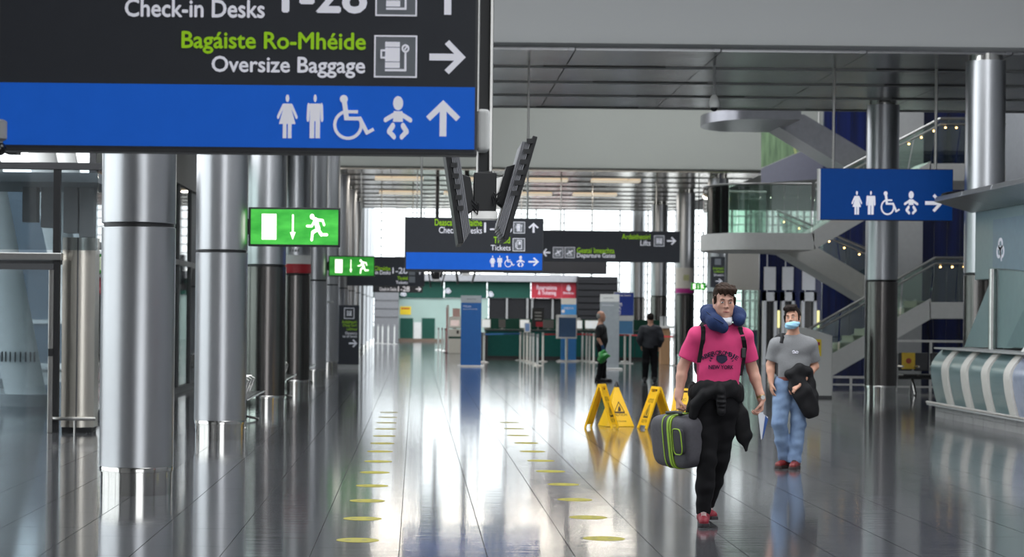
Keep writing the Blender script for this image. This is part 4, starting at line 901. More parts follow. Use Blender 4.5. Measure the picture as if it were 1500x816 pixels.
# canopy
CAN = mat('canopy_metal', (190, 192, 196), .3, .85, var=.03)
cn = sc
zc = W(1370, 297, 35.6).z
for k in range(5):
    ya, yb = 35.7 - (k+1)*1.75, 35.7 - k*1.75 - .015
    MB().prism([(8.72, zc + .02), (8.75, zc + .1), (10.4, zc + .42), (10.4, zc - .05), (9.35, zc - .16)], ya, yb, 'xz').build('canopy_panel', CAN, cn, bevel=.01)
MB().box(9.4, 10.3, 27, 35.6, 2.3, zc).build('back_wall', TEAL, cn)
MB().ball(W(1404, 286, 35.6), (.3, .25, .07)).build('top_light', STEEL, cn, smooth=True)
MB().box(9.9, 10.3, 27, 35.6, 0, 2.3).build('support_wall', GREYM, cn)
lf = W(1495, 497, 31.2)
t = thing('leaflet_holder', 'small white leaflet holder standing on the curved counter', 'leaflet holder', (9.0, 31.2, 1.16))
MB().prism([(8.95, 1.16), (9.06, 1.32), (9.075, 1.32), (8.975, 1.16)], 31.1, 31.3, 'xz').build('sheet', WHITE, t); MB().box(8.9, 9.05, 31.1, 31.3, 1.16, 1.165).build('foot', GLASS, t)

# ------------------------------------------------------------------ grey cabinet with a yellow notice
D = gd(1190, 583); q = R(1158, 480, 1219, 583, D)
t = thing('grey_cabinet', 'pale grey slope topped cabinet with a yellow notice behind the man in grey', 'cabinet', ((q[0]+q[1])/2, D, 0))
MB().prism([(q[0], 0), (q[1], 0), (q[1], q[3] - .16), (q[0] + .35*(q[1]-q[0]), q[3]), (q[0], q[3])], D, D + .7, 'xz').build('body', GREYP, t, bevel=.01)
r = R(1184, 497, 1203, 522, D); MB().box(r[0], r[1], D - .006, D, r[2], r[3]).build('yellow_notice', mat('poster_yellow', (224, 196, 44), .6), t)
r = R(1186, 501, 1201, 506, D); MB().box(r[0], r[1], D - .008, D - .006, r[2], r[3]).build('red_strip', RED, t)
r = R(1187, 510, 1200, 518, D); MB().box(r[0], r[1], D - .008, D - .006, r[2], r[3]).build('print_block', mat('print_amber', (204, 160, 40), .6), t)
MB().box(q[0], q[1], D - .01, D, 0, .05).build('plinth', DARK, t)

# ------------------------------------------------------------------ staircase
SDp = 52.3; SY0, SY1, SY2, SY3 = 51.5, 53.1, 53.6, 55.2
def S(px, py): p = W(px, py, SDp); return (p.x, p.z)
STR = mat('stringer_grey', (204, 202, 199), .55, var=.03); SOFM = mat('stair_soffit_metal', (132, 132, 138), .3, .8); TRD = mat('tread_beige', (186, 178, 160), .6)
stc = thing('staircase', 'switchback staircase with glass balustrades and grey stringers at the right', 'staircase', (S(1250, 560)[0], 53, 0))
def band(nm, pts, y0, y1, m): return MB().prism([S(*p) for p in pts], y0, y1, 'xz').build(nm, m, stc, bevel=.01)
def flatf(pts): return pts
f1 = [(1131, 563), (1352, 438), (1352, 467), (1188, 563)]
zs = [S(x, y) for x, y in f1]; zs[0] = (zs[0][0], 0); zs[3] = (zs[3][0], 0)
MB().prism(zs, SY0, SY0 + .12, 'xz').build('stringer', STR, stc); MB().prism(zs, SY1 - .12, SY1, 'xz').build('stringer', STR, stc)
for k in range(12):
    xa, za = S(1131 + (1352-1131)*k/12., 563 - (563-441)*(k+1)/12.); xb, _ = S(1131 + (1352-1131)*(k+1)/12., 500)
    MB().box(xa, xb + .04, SY0 + .1, SY1 - .1, za - .16, za).build('tread', TRD, stc)
band('landing', [(1350, 443), (1460, 443), (1460, 467), (1350, 467)], SY0, SY3, STR)
f2 = [(1352, 443), (1195, 350), (1150, 343), (1150, 367), (1166, 369), (1352, 478)]
MB().prism([S(*p) for p in f2], SY2, SY3, 'xz').build('flight', STR, stc)
f3 = [(1180, 342), (1352, 240), (1352, 269), (1186, 366)]
MB().prism([S(*p) for p in f3], SY0, SY1, 'xz').build('flight', STR, stc)
band('landing', [(1350, 243), (1460, 243), (1460, 268), (1350, 268)], SY0, SY3, STR)
f4 = [(1352, 256), (1192, 160), (1150, 162), (1156, 180), (1352, 300)]
MB().prism([S(*p) for p in f4], SY2, SY3, 'xz').build('flight', SOFM, stc)
def round_platform(px0, px1, yt, yb, m):
    xa, zt = S(px0, yt); xb, _ = S(px1, yt); zb = S(px0, yb)[1]; n = 20; ym = (SY0 + SY3)/2; ry = (SY3 - SY0)/2; rx = 1.1
    poly = [(xb, SY0), (xb, SY3)] + [(xa + rx - rx*math.sin(math.pi*k/n), ym + ry*math.cos(math.pi*k/n)) for k in range(n+1)]
    MB().prism(poly, zb, zt, 'xy').build('round_landing', m, stc, smooth=30)
    return poly, zt
pol, zt = round_platform(1036, 1184, 342, 366, STR)
n_ = 14; xa = S(1036, 342)[0]; ym = (SY0 + SY3)/2; ry = (SY3 - SY0)/2 - .06; rx = 1.1
zg = S(1040, 272)[1]
gpts = [(S(1180, 342)[0] - (S(1180,342)[0] - (xa+rx)) * k/4, SY0 + .06) for k in range(4)] + [(xa + .06 + rx - rx*math.sin(math.pi*k/n_), ym - ry*math.cos(math.pi*k/n_)) for k in range(n_+1)] + [(S(1150, 342)[0], SY3 - .06)]
for a, b in zip(gpts[:-1], gpts[1:]):
    d = Vector((b[0]-a[0], b[1]-a[1])); n = Vector((-d.y, d.x)).normalized() * .008; g0 = d * .015
    MB().prism([(a[0]+n.x+g0.x, a[1]+n.y+g0.y), (b[0]+n.x-g0.x, b[1]+n.y-g0.y), (b[0]-n.x-g0.x, b[1]-n.y-g0.y), (a[0]-n.x+g0.x, a[1]-n.y+g0.y)], zt, zg, 'xy').build('balustrade_pane', GLASS_G, stc)
MB().tube([(a, b, zg + .02) for a, b in gpts], .025, 8).build('handrail', STEEL_R, stc, smooth=True)
round_platform(1036, 1165, 163, 178, SOFM)
# flight balustrades
WARM = mat('warm_lamp', (255, 206, 130), .4, emit=9.0, var=.01)
def balustrade(top, bot, y, n, lamps=True):
    T0, T1, B0, B1 = S(*top[0]), S(*top[1]), S(*bot[0]), S(*bot[1])
    for k in range(n):
        a, b = k/n + .006, (k+1)/n - .006; l = lambda p, q, t: (p[0]+(q[0]-p[0])*t, p[1]+(q[1]-p[1])*t)
        MB().prism([l(B0,B1,a), l(B0,B1,b), l(T0,T1,b), l(T0,T1,a)], y - .008, y + .008, 'xz').build('balustrade_pane', GLASS_G, stc)
    MB().tube([(T0[0], y - .05, T0[1]), (T1[0], y - .05, T1[1])], .03, 8).build('handrail', STEEL_R, stc, smooth=True)
    MB().tube([(T0[0], y - .1, T0[1] - .14), (T1[0], y - .1, T1[1] - .14)], .022, 8).build('handrail', STEEL_R, stc, smooth=True)
    if lamps:
        m = n * 2
        for k in range(m): p_ = l(T0, T1, (k+.5)/m); MB().ball((p_[0], y - .03, p_[1] - .22), .02, 8, 6).build('rail_lamp', WARM, stc)
balustrade([(1131, 507), (1358, 379)], [(1131, 562), (1352, 441)], SY0 + .06, 5, False)
balustrade([(1358, 379), (1460, 379)], [(1352, 443), (1460, 443)], SY0 + .06, 3)
balustrade([(1186, 272), (1366, 178)], [(1180, 342), (1352, 243)], SY0 + .06, 5)
balustrade([(1366, 178), (1460, 178)], [(1352, 243), (1460, 243)], SY0 + .06, 3)
balustrade([(1166, 300), (1352, 380)], [(1180, 350), (1352, 443)], SY3 - .06, 4)
# hall behind the stairs
bw = thing('wall_right', 'dark navy clad wall behind the staircase', None, (12, 58, 0), kind='structure')
def bwall(nm, px0, px1, py0, D_, m, y1=None):
    a, b = W(px0, 300, D_).x, W(px1, 300, D_).x; MB().box(a, b, D_, D_ + .15, 0, W(px0, py0, D_).z).build(nm, m, bw)
for k in range(7): bwall('navy_panel', 1206 + k*20, 1225.5 + k*20, 100, 58, NAVY)
for k in range(4): bwall('navy_panel', 1350 + k*19, 1368.4 + k*19, 100, 58.2, NAVY)
bwall('grey_panel', 1310, 1352, 60, 57.6, GREYM)
bwall('pale_panel', 1430, 1530, 60, 58.4, GREYP)
for k in range(4): p_ = W(1400 + k*2, 300, 57.9)
# translucent printed panels hanging at the stair head
gp = thing('glass_screen', 'green leaf printed glass screen above the stair landing', 'glass screen', tuple(W(1158, 250, 60.5)))
LEAF = mat('leaf_print', (122, 148, 112), .3, var=.3, scale=5, stretch=(2.2, 1, .25), two=(88, 108, 84)); MAUVE = mat('mauve_panel', (112, 112, 124), .35, var=.03)
def G6(px, py): p = W(px, py, 60.5); return (p.x, p.z)
MB().prism([G6(1115, 176), G6(1158, 176), G6(1206, 207), G6(1115, 246)], 60.5, 60.54, 'xz').build('leaf_print', LEAF, gp)
MB().prism([G6(1115, 247), G6(1206, 208), G6(1206, 262), G6(1115, 268)], 60.5, 60.54, 'xz').build('mauve_panel', MAUVE, gp)
MB().prism([G6(1154, 180), G6(1158, 180), G6(1167, 224), G6(1164, 226)], 60.48, 60.5, 'xz').build('leaf_rib', mat('leaf_rib', (168, 176, 120), .4), gp)
for px in (1118, 1200): x_ = G6(px, 200)[0]; MB().tube([(x_, 60.56, G6(px, 264)[1]), (x_, 60.56, 10.6)], .02).build('hanger', STEEL_R, gp)

# lifts
LDp = 72.0
LW = mat('lift_white', (196, 198, 204), .4, var=.03)
for k, (a, b) in enumerate([(1118, 1138), (1145, 1164), (1174, 1196)]):
    t = thing('lift_portal', '%s of the three pale lift portals behind the man in grey' % ['leftmost', 'middle', 'rightmost'][k], 'lift', (W((a+b)/2, 500, LDp).x, LDp, 0), 'lift portals')
    q = R(a, 428, b, 530, LDp); MB().box(q[0], q[0] + .1, LDp, LDp + .3, 0, q[3]).build('jamb', LW, t); MB().box(q[1] - .1, q[1], LDp, LDp + .3, 0, q[3]).build('jamb', LW, t)
    hz = R(a, 428, b, 441, LDp); MB().box(q[0], q[1], LDp, LDp + .3, hz[2], hz[3]).build('head', LW, t)
    xm = (q[0]+q[1])/2
    for s_ in (-1, 1): MB().box(min(xm, xm + s_*(q[1]-q[0]-.2)/2) + .004, max(xm, xm + s_*(q[1]-q[0]-.2)/2) - .004, LDp + .12, LDp + .16, 0, hz[2]).build('door_leaf', mat('lift_door', (110, 108, 106), .25, .9), t)
    up = R(a + 2, 391, b - 1, 425, LDp); MB().box(up[0], up[1], LDp + .1, LDp + .14, up[2], up[3]).build('overpanel', LW, t)
    MB().box(q[0] + .12, q[0] + .15, LDp + .12, LDp + .15, hz[3], R(a, 372, b, 391, LDp)[3]).build('shaft_post', LW, t)
    g_ = R(b + 1, 455, b + 4, 480, LDp); MB().box(g_[0], g_[1], LDp - .02, LDp + .02, g_[2], g_[3]).build('lit_strip', mat('strip_glow', (240, 232, 160), .4, emit=1.0), t)
    MB().box(g_[0], g_[1], LDp - .015, LDp + .015, 0, g_[2]).build('strip_post', GREYM, t)
lb = thing('wall_back', 'navy wall with a pale panel and glass screen behind the lifts', None, (11.5, 73.5, 0), kind='structure')
q = R(1112, 360, 1215, 530, 73.5); MB().box(q[0], q[1], 73.5, 73.7, 0, q[3]).build('navy_panel', NAVY, lb)
q = R(1064, 366, 1112, 425, 73.2); MB().box(q[0], q[1], 73.2, 73.5, q[2], q[3]).build('pale_panel', GREYP, lb)
q = R(1064, 425, 1112, 520, 73.2); MB().box(q[0], q[1], 73.2, 73.25, 0, q[2] + (q[3]-q[2])).build('glass_screen', GLASS_G, lb)
for px in (1064, 1088, 1112): x_ = W(px, 450, 73.1).x; MB().box(x_ - .03, x_ + .03, 73.05, 73.2, 0, R(1064, 425, 1112, 426, 73.1)[3]).build('post', STEEL_R, lb)
# black lift sign on the hidden column
q = R(1041, 376, 1062, 421, 67.3); t = thing('wall_sign', 'narrow black lift sign below the glass stair platform', 'sign', ((q[0]+q[1])/2, 67.3, q[2]))
MB().box(q[0], q[1], 67.3, 67.5, q[2], q[3]).build('panel', SIGN_D, t, bevel=.006)
i_ = R(1047, 379, 1056, 388, 67.3); MB().box(i_[0], i_[1], 67.296, 67.3, i_[2], i_[3]).build('icon_panel', SIGN_K, t)
for s_, rc, m_ in (('Ardaitheoirí', (1044, 391, 1060, 395), SIGN_G), ('Leibhéal', (1046, 396, 1060, 399.5), SIGN_G), ('Elevators', (1046, 401, 1060, 404.5), SIGN_W)): text_fit(s_, R(*rc, 67.3), 67.298, m_, t, bold=0)
picto('right', R(1048, 408, 1058, 416, 67.3), 67.299, SIGN_W, t, 'arrow')
# blue desk with purple edge
D = gd(1098, 520); D = min(D, 86); q = R(1084, 487, 1113, 521, D)
t = thing('info_desk', 'blue information desk with purple top edge behind the glass screen', 'desk', ((q[0]+q[1])/2, D, 0))
MB().box(q[0], q[1], D, D + .7, 0, q[3]).build('body', mat('desk_blue', (44, 92, 140), .45), t, bevel=.01); MB().box(q[0] - .05, q[1] + .05, D - .08, D + .8, q[3] - .06, q[3] + .1).build('top', mat('desk_purple', (98, 70, 130), .45), t, bevel=.01)
# seats under the stairs, handrails
D = 45.2
t = thing('beam_seat', 'black beam seating with a yellow notice card under the stairs', 'seating', (W(1360, 560, D).x, D, 0))
xa, xb = W(1318, 540, D).x, W(1412, 540, D).x; zs_ = W(1360, 548, D).z
MB().box(xa, xb, D + .1, D + .2, zs_ - .12, zs_ - .05).build('beam', BLACK, t)
for k in range(4):
    a = xa + (xb - xa)*k/4 + .02; b = xa + (xb - xa)*(k+1)/4 - .02
    MB().box(a, b, D - .25, D + .25, zs_ - .05, zs_).build('seat', BLACK, t, bevel=.02); MB().box(a, b, D + .22, D + .28, zs_ + .06, zs_ + .45).build('backrest', mat('seat_back_grey', (50, 50, 54), .4), t, bevel=.02)
    MB().tube([(a, D - .2, zs_ + .16), (a, D + .22, zs_ + .16)], .02, 8).build('armrest', STEEL_R, t, smooth=True)
for x_ in (xa + .3, xb - .3): MB().tube([(x_, D - .2, .02), (x_, D + .15, zs_ - .08), (x_, D + .3, .02)], .03, 8).build('leg', STEEL_R, t, smooth=True)
q = R(1325, 517, 1344, 541, D - .05); nt_ = MB().box(q[0], q[1], D + .17, D + .2, q[2], q[3]).build('yellow_card', mat('card_yellow', (230, 190, 60), .55), t)
MB().lathe([(.06, 0), (.06, .006)], 0, 0, 16).xf(Matrix.Translation(((q[0]+q[1])/2, D + .165, (q[2]+q[3])/2)) @ Matrix.Rotation(math.pi/2, 4, 'X')).build('red_symbol', mat('card_red', (180, 80, 60), .6), t)
def rail(px0, px1, py, D, label, n):
    a, b = W(px0, py, D), W(px1, py, D); t = thing('guard_rail', label, 'handrail', ((a.x+b.x)/2, D, 0)); z = a.z
    MB().box(a.x, b.x, D - .03, D + .03, z - .03, z + .02).build('top_rail', STEEL_R, t)
    MB().box(a.x, b.x, D - .02, D + .02, .08, .12).build('lower_rail', STEEL_R, t)
    for k in range(n): x_ = a.x + (b.x - a.x)*k/(n-1); MB().box(x_ - .025, x_ + .025, D - .025, D + .025, 0, z - .03).build('post', STEEL_R, t)
rail(1218, 1275, 552, 48.6, 'low steel guard rail under the stair between the cabinet and the column', 3)
rail(1313, 1414, 499, 47.5, 'steel guard rail behind the black beam seating', 3)
# ------------------------------------------------------------------ people: smooth implicit bodies turned into one mesh
class SDF:
    def __init__(s, lo, hi, h):
        s.lo = np.array(lo, float); s.h = h; s.n = np.ceil((np.array(hi) - s.lo) / h).astype(int) + 1
        s.ax = [s.lo[i] + h * np.arange(s.n[i]) for i in range(3)]
        s.d = np.full(s.n, 0.2, np.float32)
    def _sub(s, lo, hi):
        a = np.clip(np.floor((np.array(lo) - s.lo) / s.h).astype(int), 0, s.n); b = np.clip(np.ceil((np.array(hi) - s.lo) / s.h).astype(int) + 1, 0, s.n)
        sl = tuple(slice(a[i], b[i]) for i in range(3))
        return sl, np.meshgrid(*[s.ax[i][a[i]:b[i]] for i in range(3)], indexing='ij', sparse=True)
    def cone(s, a, b, r1, r2=None, k=.02, sc=(1, 1, 1), op='u'):
        r2 = r1 if r2 is None else r2; a = np.array(a, float); b = np.array(b, float); sc = np.array(sc, float)
        m = (max(r1, r2) * sc + k * 2 + .02)
        sl, (x, y, z) = s._sub(np.minimum(a, b) - m, np.maximum(a, b) + m)
        A = a / sc; B = b / sc; ab = B - A; L = max(float(ab @ ab), 1e-9)
        X, Y, Z = x / sc[0] - A[0], y / sc[1] - A[1], z / sc[2] - A[2]
        t = np.clip((X * ab[0] + Y * ab[1] + Z * ab[2]) / L, 0, 1)
        dd = (np.sqrt((X - ab[0]*t)**2 + (Y - ab[1]*t)**2 + (Z - ab[2]*t)**2) - (r1 + (r2 - r1) * t)) * sc.min() ** .5
        D = s.d[sl]
        if op == 'u':
            h = np.clip(.5 + .5 * (D - dd) / k, 0, 1); s.d[sl] = D + (dd - D) * h - k * h * (1 - h)
        else:
            h = np.clip(.5 - .5 * (D + dd) / k, 0, 1); s.d[sl] = D + (-dd - D) * h + k * h * (1 - h)
        return s
    def chain(s, pts, rs, k=.02, sc=(1, 1, 1)):
        for i in range(len(pts) - 1): s.cone(pts[i], pts[i+1], rs[i], rs[i+1], k, sc)
        return s
    def cut(s, p, n, lo=None, hi=None):             # remove the side the normal points to
        sl, (x, y, z) = s._sub(s.lo if lo is None else lo, s.ax[0][-1:].tolist() + s.ax[1][-1:].tolist() + s.ax[2][-1:].tolist() if hi is None else hi)
        n = np.array(n, float); n /= np.linalg.norm(n)
        s.d[sl] = np.maximum(s.d[sl], (x - p[0])*n[0] + (y - p[1])*n[1] + (z - p[2])*n[2]); return s
    def folds(s, amp, fx, fy, fz, ph=0):
        x, y, z = np.meshgrid(*s.ax, indexing='ij', sparse=True)
        w = np.sin(fx*x + fz*z + 2.1*np.sin(fy*y + 3*z) + ph) + .6*np.sin(1.7*fz*z - 1.3*fx*x + 4*y + ph*2)
        s.d += (amp * w).astype(np.float32) * (np.abs(s.d) < .05); return s
    def front(s, x, z):                              # first surface seen from -y
        i = np.clip((x - s.lo[0]) / s.h, 0, s.n[0] - 1.001); k = np.clip((z - s.lo[2]) / s.h, 0, s.n[2] - 1.001)
        i0, k0 = int(i), int(k); fi, fk = i - i0, k - k0
        col = s.d[i0, :, k0]*(1-fi)*(1-fk) + s.d[i0+1, :, k0]*fi*(1-fk) + s.d[i0, :, k0+1]*(1-fi)*fk + s.d[i0+1, :, k0+1]*fi*fk
        w = np.nonzero(col < 0)[0]
        if len(w) == 0: return 0.0
        j = w[0]
        if j == 0: return s.ax[1][0]
        return s.ax[1][j-1] + s.h * col[j-1] / (col[j-1] - col[j])
    def mesh(s):
        d = s.d; d[0], d[-1] = .1, .1; d[:, 0], d[:, -1] = .1, .1; d[:, :, 0], d[:, :, -1] = .1, .1
        n = s.n - 1; acc = np.zeros((*n, 3), np.float32); cnt = np.zeros(n, np.int32); edges = []
        for ax in range(3):
            sl0 = [slice(None)]*3; sl1 = [slice(None)]*3; sl0[ax] = slice(0, -1); sl1[ax] = slice(1, None)
            v0, v1 = d[tuple(sl0)], d[tuple(sl1)]
            idx = np.argwhere((v0 < 0) != (v1 < 0)); a = v0[tuple(idx.T)]; b = v1[tuple(idx.T)]
            p = idx.astype(np.float32); p[:, ax] += a / (a - b)
            u, w = (ax + 1) % 3, (ax + 2) % 3; quad = []
            for du, dw in ((0, 0), (-1, 0), (-1, -1), (0, -1)):
                c = idx.copy(); c[:, u] += du; c[:, w] += dw
                np.add.at(acc, tuple(c.T), p); np.add.at(cnt, tuple(c.T), 1); quad.append(c)
            edges.append((quad, a < 0))
        act = np.argwhere(cnt > 0); ids = np.full(n, -1, np.int64); ids[tuple(act.T)] = np.arange(len(act))
        V = acc[tuple(act.T)] / cnt[tuple(act.T)][:, None] * s.h + s.lo
        Fq = []
        for quad, inside in edges:
            q = np.stack([ids[tuple(c.T)] for c in quad], 1); q[~inside] = q[~inside][:, ::-1]; Fq.append(q)
        return V, np.concatenate(Fq)
    def build(s, name, m, parent, smooth_it=1):
        V, Fq = s.mesh()
        for _ in range(smooth_it):                   # light relaxation
            A = np.zeros_like(V); C = np.zeros(len(V))
            for i in range(4):
                np.add.at(A, Fq[:, i], V[Fq[:, (i+1) % 4]]); np.add.at(C, Fq[:, i], 1)
            V = V * .5 + .5 * A / C[:, None]
        me = bpy.data.meshes.new(name); me.vertices.add(len(V)); me.vertices.foreach_set('co', V.astype(np.float32).ravel())
        me.loops.add(len(Fq)*4); me.loops.foreach_set('vertex_index', Fq.astype(np.int32).ravel())
        me.polygons.add(len(Fq)); me.polygons.foreach_set('loop_start', np.arange(0, len(Fq)*4, 4, dtype=np.int32))
        me.update(calc_edges=True); me.validate(); me.polygons.foreach_set('use_smooth', np.ones(len(me.polygons), bool)); me.materials.append(m)
        o = bpy.data.objects.new(name, me); COL.objects.link(o); o.parent = parent
        return o
def V3(*a): return np.array(a, float)
def rotm(yaw, pitch=0, roll=0):
    return np.array(Matrix.Rotation(yaw, 3, 'Z') @ Matrix.Rotation(pitch, 3, 'X') @ Matrix.Rotation(roll, 3, 'Y'))
def head(s, c, Rm, k=1.0, neck=None, nr=.058):
    T = lambda x, y, z: V3(*c) + Rm @ (V3(x, y, z) * k)
    s.cone(T(0, .012, .045), T(0, .02, .05), .088*k, .088*k, .02, (.88, 1.06, 1.08))
    s.cone(T(0, -.025, -.02), T(0, -.04, -.06), .062*k, .05*k, .03); s.cone(T(0, -.05, -.075), T(0, -.066, -.098), .036*k, .026*k, .025, (1.15, 1, 1))
    for sg in (-1, 1):
        s.cone(T(.034*sg, -.052, -.012), T(.03*sg, -.05, -.045), .03*k, .026*k, .02)
        s.cone(T(.05*sg, .0, -.03), T(.042*sg, -.03, -.07), .03*k, .026*k, .02)
    s.cone(T(-.034, -.078, .036), T(.034, -.078, .036), .014*k, .014*k, .018)
    for sg in (-1, 1): s.cone(T(.031*sg, -.106, .014), T(.033*sg, -.106, .014), .0145*k, .0145*k, .012, op='s')
    s.cone(T(0, -.088, .022), T(0, -.106, -.018), .008*k, .0125*k, .01)
    for sg in (-1, 1): s.cone(T(.010*sg, -.094, -.021), T(.012*sg, -.092, -.021), .0085*k, .0085*k, .006)
    s.cone(T(-.018, -.087, -.05), T(.018, -.087, -.05), .0075*k, .0075*k, .008); s.cone(T(-.015, -.085, -.062), T(.015, -.085, -.062), .008*k, .008*k, .008)
    for sg in (-1, 1): s.cone(T(.078*sg, .012, .022), T(.076*sg, .008, -.018), .02*k, .013*k, .006, (.5, .8, 1))
    if neck is not None: s.cone(T(0, .02, -.05), neck, nr*k, nr*1.12*k, .03)
    return T
def face_bits(T, Rm, k, root, skin_dark, iris, brow, lip):
    ew = mat('eye_white', (206, 200, 196), .3); 
    for sg in (-1, 1):
        c = T(.031*sg, -.0905, .015); MB().ball(c, (.0115*k, .008*k, .0055*k), 12, 8).build('eye', ew, root, smooth=True)
        c = T(.031*sg, -.0975, .0155); MB().ball(c, (.0045*k, .003*k, .0048*k), 10, 6).build('iris', iris, root, smooth=True)
        a, b_ = T(.016*sg, -.0975, .034), T(.046*sg, -.088, .037); m_ = (a + b_) / 2 + V3(0, -.003, .005)
        MB().tube([a, m_, b_], [.003*k, .0036*k, .002*k], 8).build('eyebrow', brow, root, smooth=True)
    a, m_, b_ = T(-.022, -.0905, -.056), T(0, -.0975, -.0555), T(.022, -.0905, -.056)
    MB().tube([a, m_, b_], [.003*k, .0058*k, .003*k], 8).build('lips', lip, root, smooth=True)
def hand(s, wr, d, n, sd, curl=(25, 35, 25), k=1.0, thumb_in=.35):
    d = V3(*d); d /= np.linalg.norm(d); n = V3(*n); n -= d * (n @ d); n /= np.linalg.norm(n); sd = V3(*sd); sd -= d*(sd @ d) + n*(sd @ n); sd /= np.linalg.norm(sd); wr = V3(*wr)
    offs = (.030, .010, -.011, -.030); lens = ((.042, .026, .02), (.046, .029, .021), (.042, .027, .02), (.033, .021, .018))
    for o, ln in zip(offs, lens):
        kn = wr + d * (.088 - abs(o - .008) * .25) * k + sd * o * k
        s.cone(wr + d*.012*k + sd * o * .55 * k, kn, .0145*k, .0115*k, .010)
        p = kn; a = 0
        for L_, c, r in zip(ln, curl, (.0095, .0085, .0078)):
            a += math.radians(c); q = p + (d * math.cos(a) + n * math.sin(a)) * L_ * k
            s.cone(p, q, r*k, (r - .0008)*k, .005); p = q
    b = wr + d*.025*k + sd*.024*k; m_ = b + (d*.75 + sd*.55 + n*thumb_in) * .045*k; e = m_ + (d*.9 + sd*.1 + n*thumb_in*1.3) * .036*k
    s.cone(b, m_, .0145*k, .0105*k, .01); s.cone(m_, e, .0105*k, .0085*k, .006)
def shoe(root, pos, yaw, upper, sole, L_=.29, pitch=0, accent=None, h=.006, name='shoe'):
    s = SDF((-.09, -.24, -.02), (.09, .15, .17), h)
    s.cone((0, .075, .055), (0, .01, .06), .043, .042, .03); s.cone((0, .02, .055), (0, -.165, .038), .044, .036, .03, (1.05, 1, 1)); s.cone((0, .065, .06), (0, .055, .125), .04, .042, .03); s.cone((0, -.02, .07), (0, .04, .11), .035, .036, .03)
    s.cut((0, 0, .022), (0, 0, -1)); s.cut((0, .05, .128), (0, -.1, 1))
    o = s.build(name, upper, root); M = Matrix.Translation(pos) @ Matrix.Rotation(yaw, 4, 'Z') @ Matrix.Rotation(pitch, 4, 'X'); o.matrix_local = M
    out = [(.045*math.cos(a), .078 + .042*math.sin(a)) for a in np.linspace(0, math.pi, 9)] + [(-.043, 0), (-.047, -.1)] + [(-.044*math.cos(a), -.165 - .042*math.sin(a)) for a in np.linspace(0, math.pi, 9)] + [(.047, -.1), (.043, 0)]
    b = MB().prism(out, 0.0, .028, 'xy').build('sole', sole, None, bevel=.004); b.parent = o
    lc = MB()
    for q in range(4): lc.tube([(-.02, -.045 - .022*q, .098 - .008*q), (0, -.047 - .022*q, .104 - .009*q), (.02, -.045 - .022*q, .098 - .008*q)], .004, 6)
    l2 = lc.build('laces', accent or sole, None); l2.parent = o
    return o
SKIN = mat('skin_fair', (206, 156, 136), .5, var=.06, scale=25); SKIN2 = mat('skin_tan', (196, 146, 122), .5, var=.07, scale=25)
HAIR = mat('hair_brown', (50, 36, 28), .85, spec=.2, var=.35, scale=60, stretch=(1, 1, .3), bump=.004); HAIRD = mat('hair_dark', (30, 22, 19), .85, spec=.2, var=.35, scale=60, bump=.004)
IRIS = mat('iris_dark', (44, 40, 40), .2); BROW = mat('brow_brown', (74, 54, 44), .7); LIP = mat('lip', (176, 104, 98), .45)

# ---- man in the pink shirt
PD = gd(1040, 768); pb = W(1042, 769, PD)
A = thing('person', 'man in a pink t-shirt with a blue neck pillow carrying a suitcase', 'person', (pb.x, pb.y, 0))
A['_o'] = (0, 0, 0)                                   # his parts are modelled around his own origin
def lerp(a, b, t): return V3(*a) + (V3(*b) - V3(*a)) * t
shR, elR, wrR = (-.135, .0, 1.485), (-.235, .03, 1.235), (-.275, -.03, 1.0); shL, elL, wrL = (.245, 0, 1.48), (.32, .045, 1.225), (.382, -.03, .995)
hpR, knR, anR = (-.055, 0, .93), (-.05, -.07, .52), (-.072, -.05, .1); hpL, knL, anL = (.1, 0, .93), (.07, .05, .52), (.0, .26, .12)
B = SDF((-.42, -.28, -.01), (.52, .42, 1.92), .0065)
HC = (.076, -.03, 1.742); HR = rotm(math.radians(4), math.radians(2), math.radians(2))
T = head(B, HC, HR, 1.04, (.06, .015, 1.5))
B.cone((.055, .01, 1.44), (.03, .01, 1.0), .15, .135, .05, (1, .62, 1)); B.cone(shR, shL, .055, .055, .05)
B.chain([hpR, knR, anR], [.075, .052, .038]); B.chain([hpL, knL, anL], [.075, .052, .038])
for sh, el, wr in ((shR, elR, wrR), (shL, elL, wrL)):
    B.chain([sh, lerp(sh, el, .5), el, lerp(el, wr, .3), wr], [.055, .05, .043, .042, .028], .02)
    B.cone(lerp(el, wr, .85), wr, .029, .027, .02, (1.1, 1, 1))
hand(B, wrR, (-.02, -.1, -1), (1, .15, 0), (0, -1, 0), (70, 80, 40), 1.0, .5)
hand(B, wrL, (-.06, -.05, -1), (-1, -.15, 0), (-.1, -1, 0), (42, 55, 30), 1.0, .7)
B.build('body', SKIN, A)
face_bits(T, HR, 1.04, A, None, IRIS, BROW, LIP)
H = SDF((-.06, -.18, 1.66), (.22, .14, 1.95), .0055)
H.cone(T(0, .022, .07), T(0, .03, .075), .089, .089, .02, (.93, 1.06, 1.08))
H.cut(T(0, -.045, .05), HR @ V3(0, -1, -.35)); H.cut(T(0, 0, -.01), HR @ V3(0, -.5, -1))
for i in range(7):
    u = -.06 + i * .02; H.chain([T(u, -.03, .132), T(u*.98 + .004, -.078, .106), T(u*1.0 + .008, -.088, .076 + .01*math.sin(i*2.3))], [.02, .017, .007], .012)
H.cone(T(-.075, -.03, .05), T(-.077, -.03, -.0), .014, .008, .012); H.cone(T(.075, -.03, .05), T(.077, -.03, -.0), .014, .008, .012)
H.folds(.0018, 160, 60, 90); H.build('hair', HAIR, A)
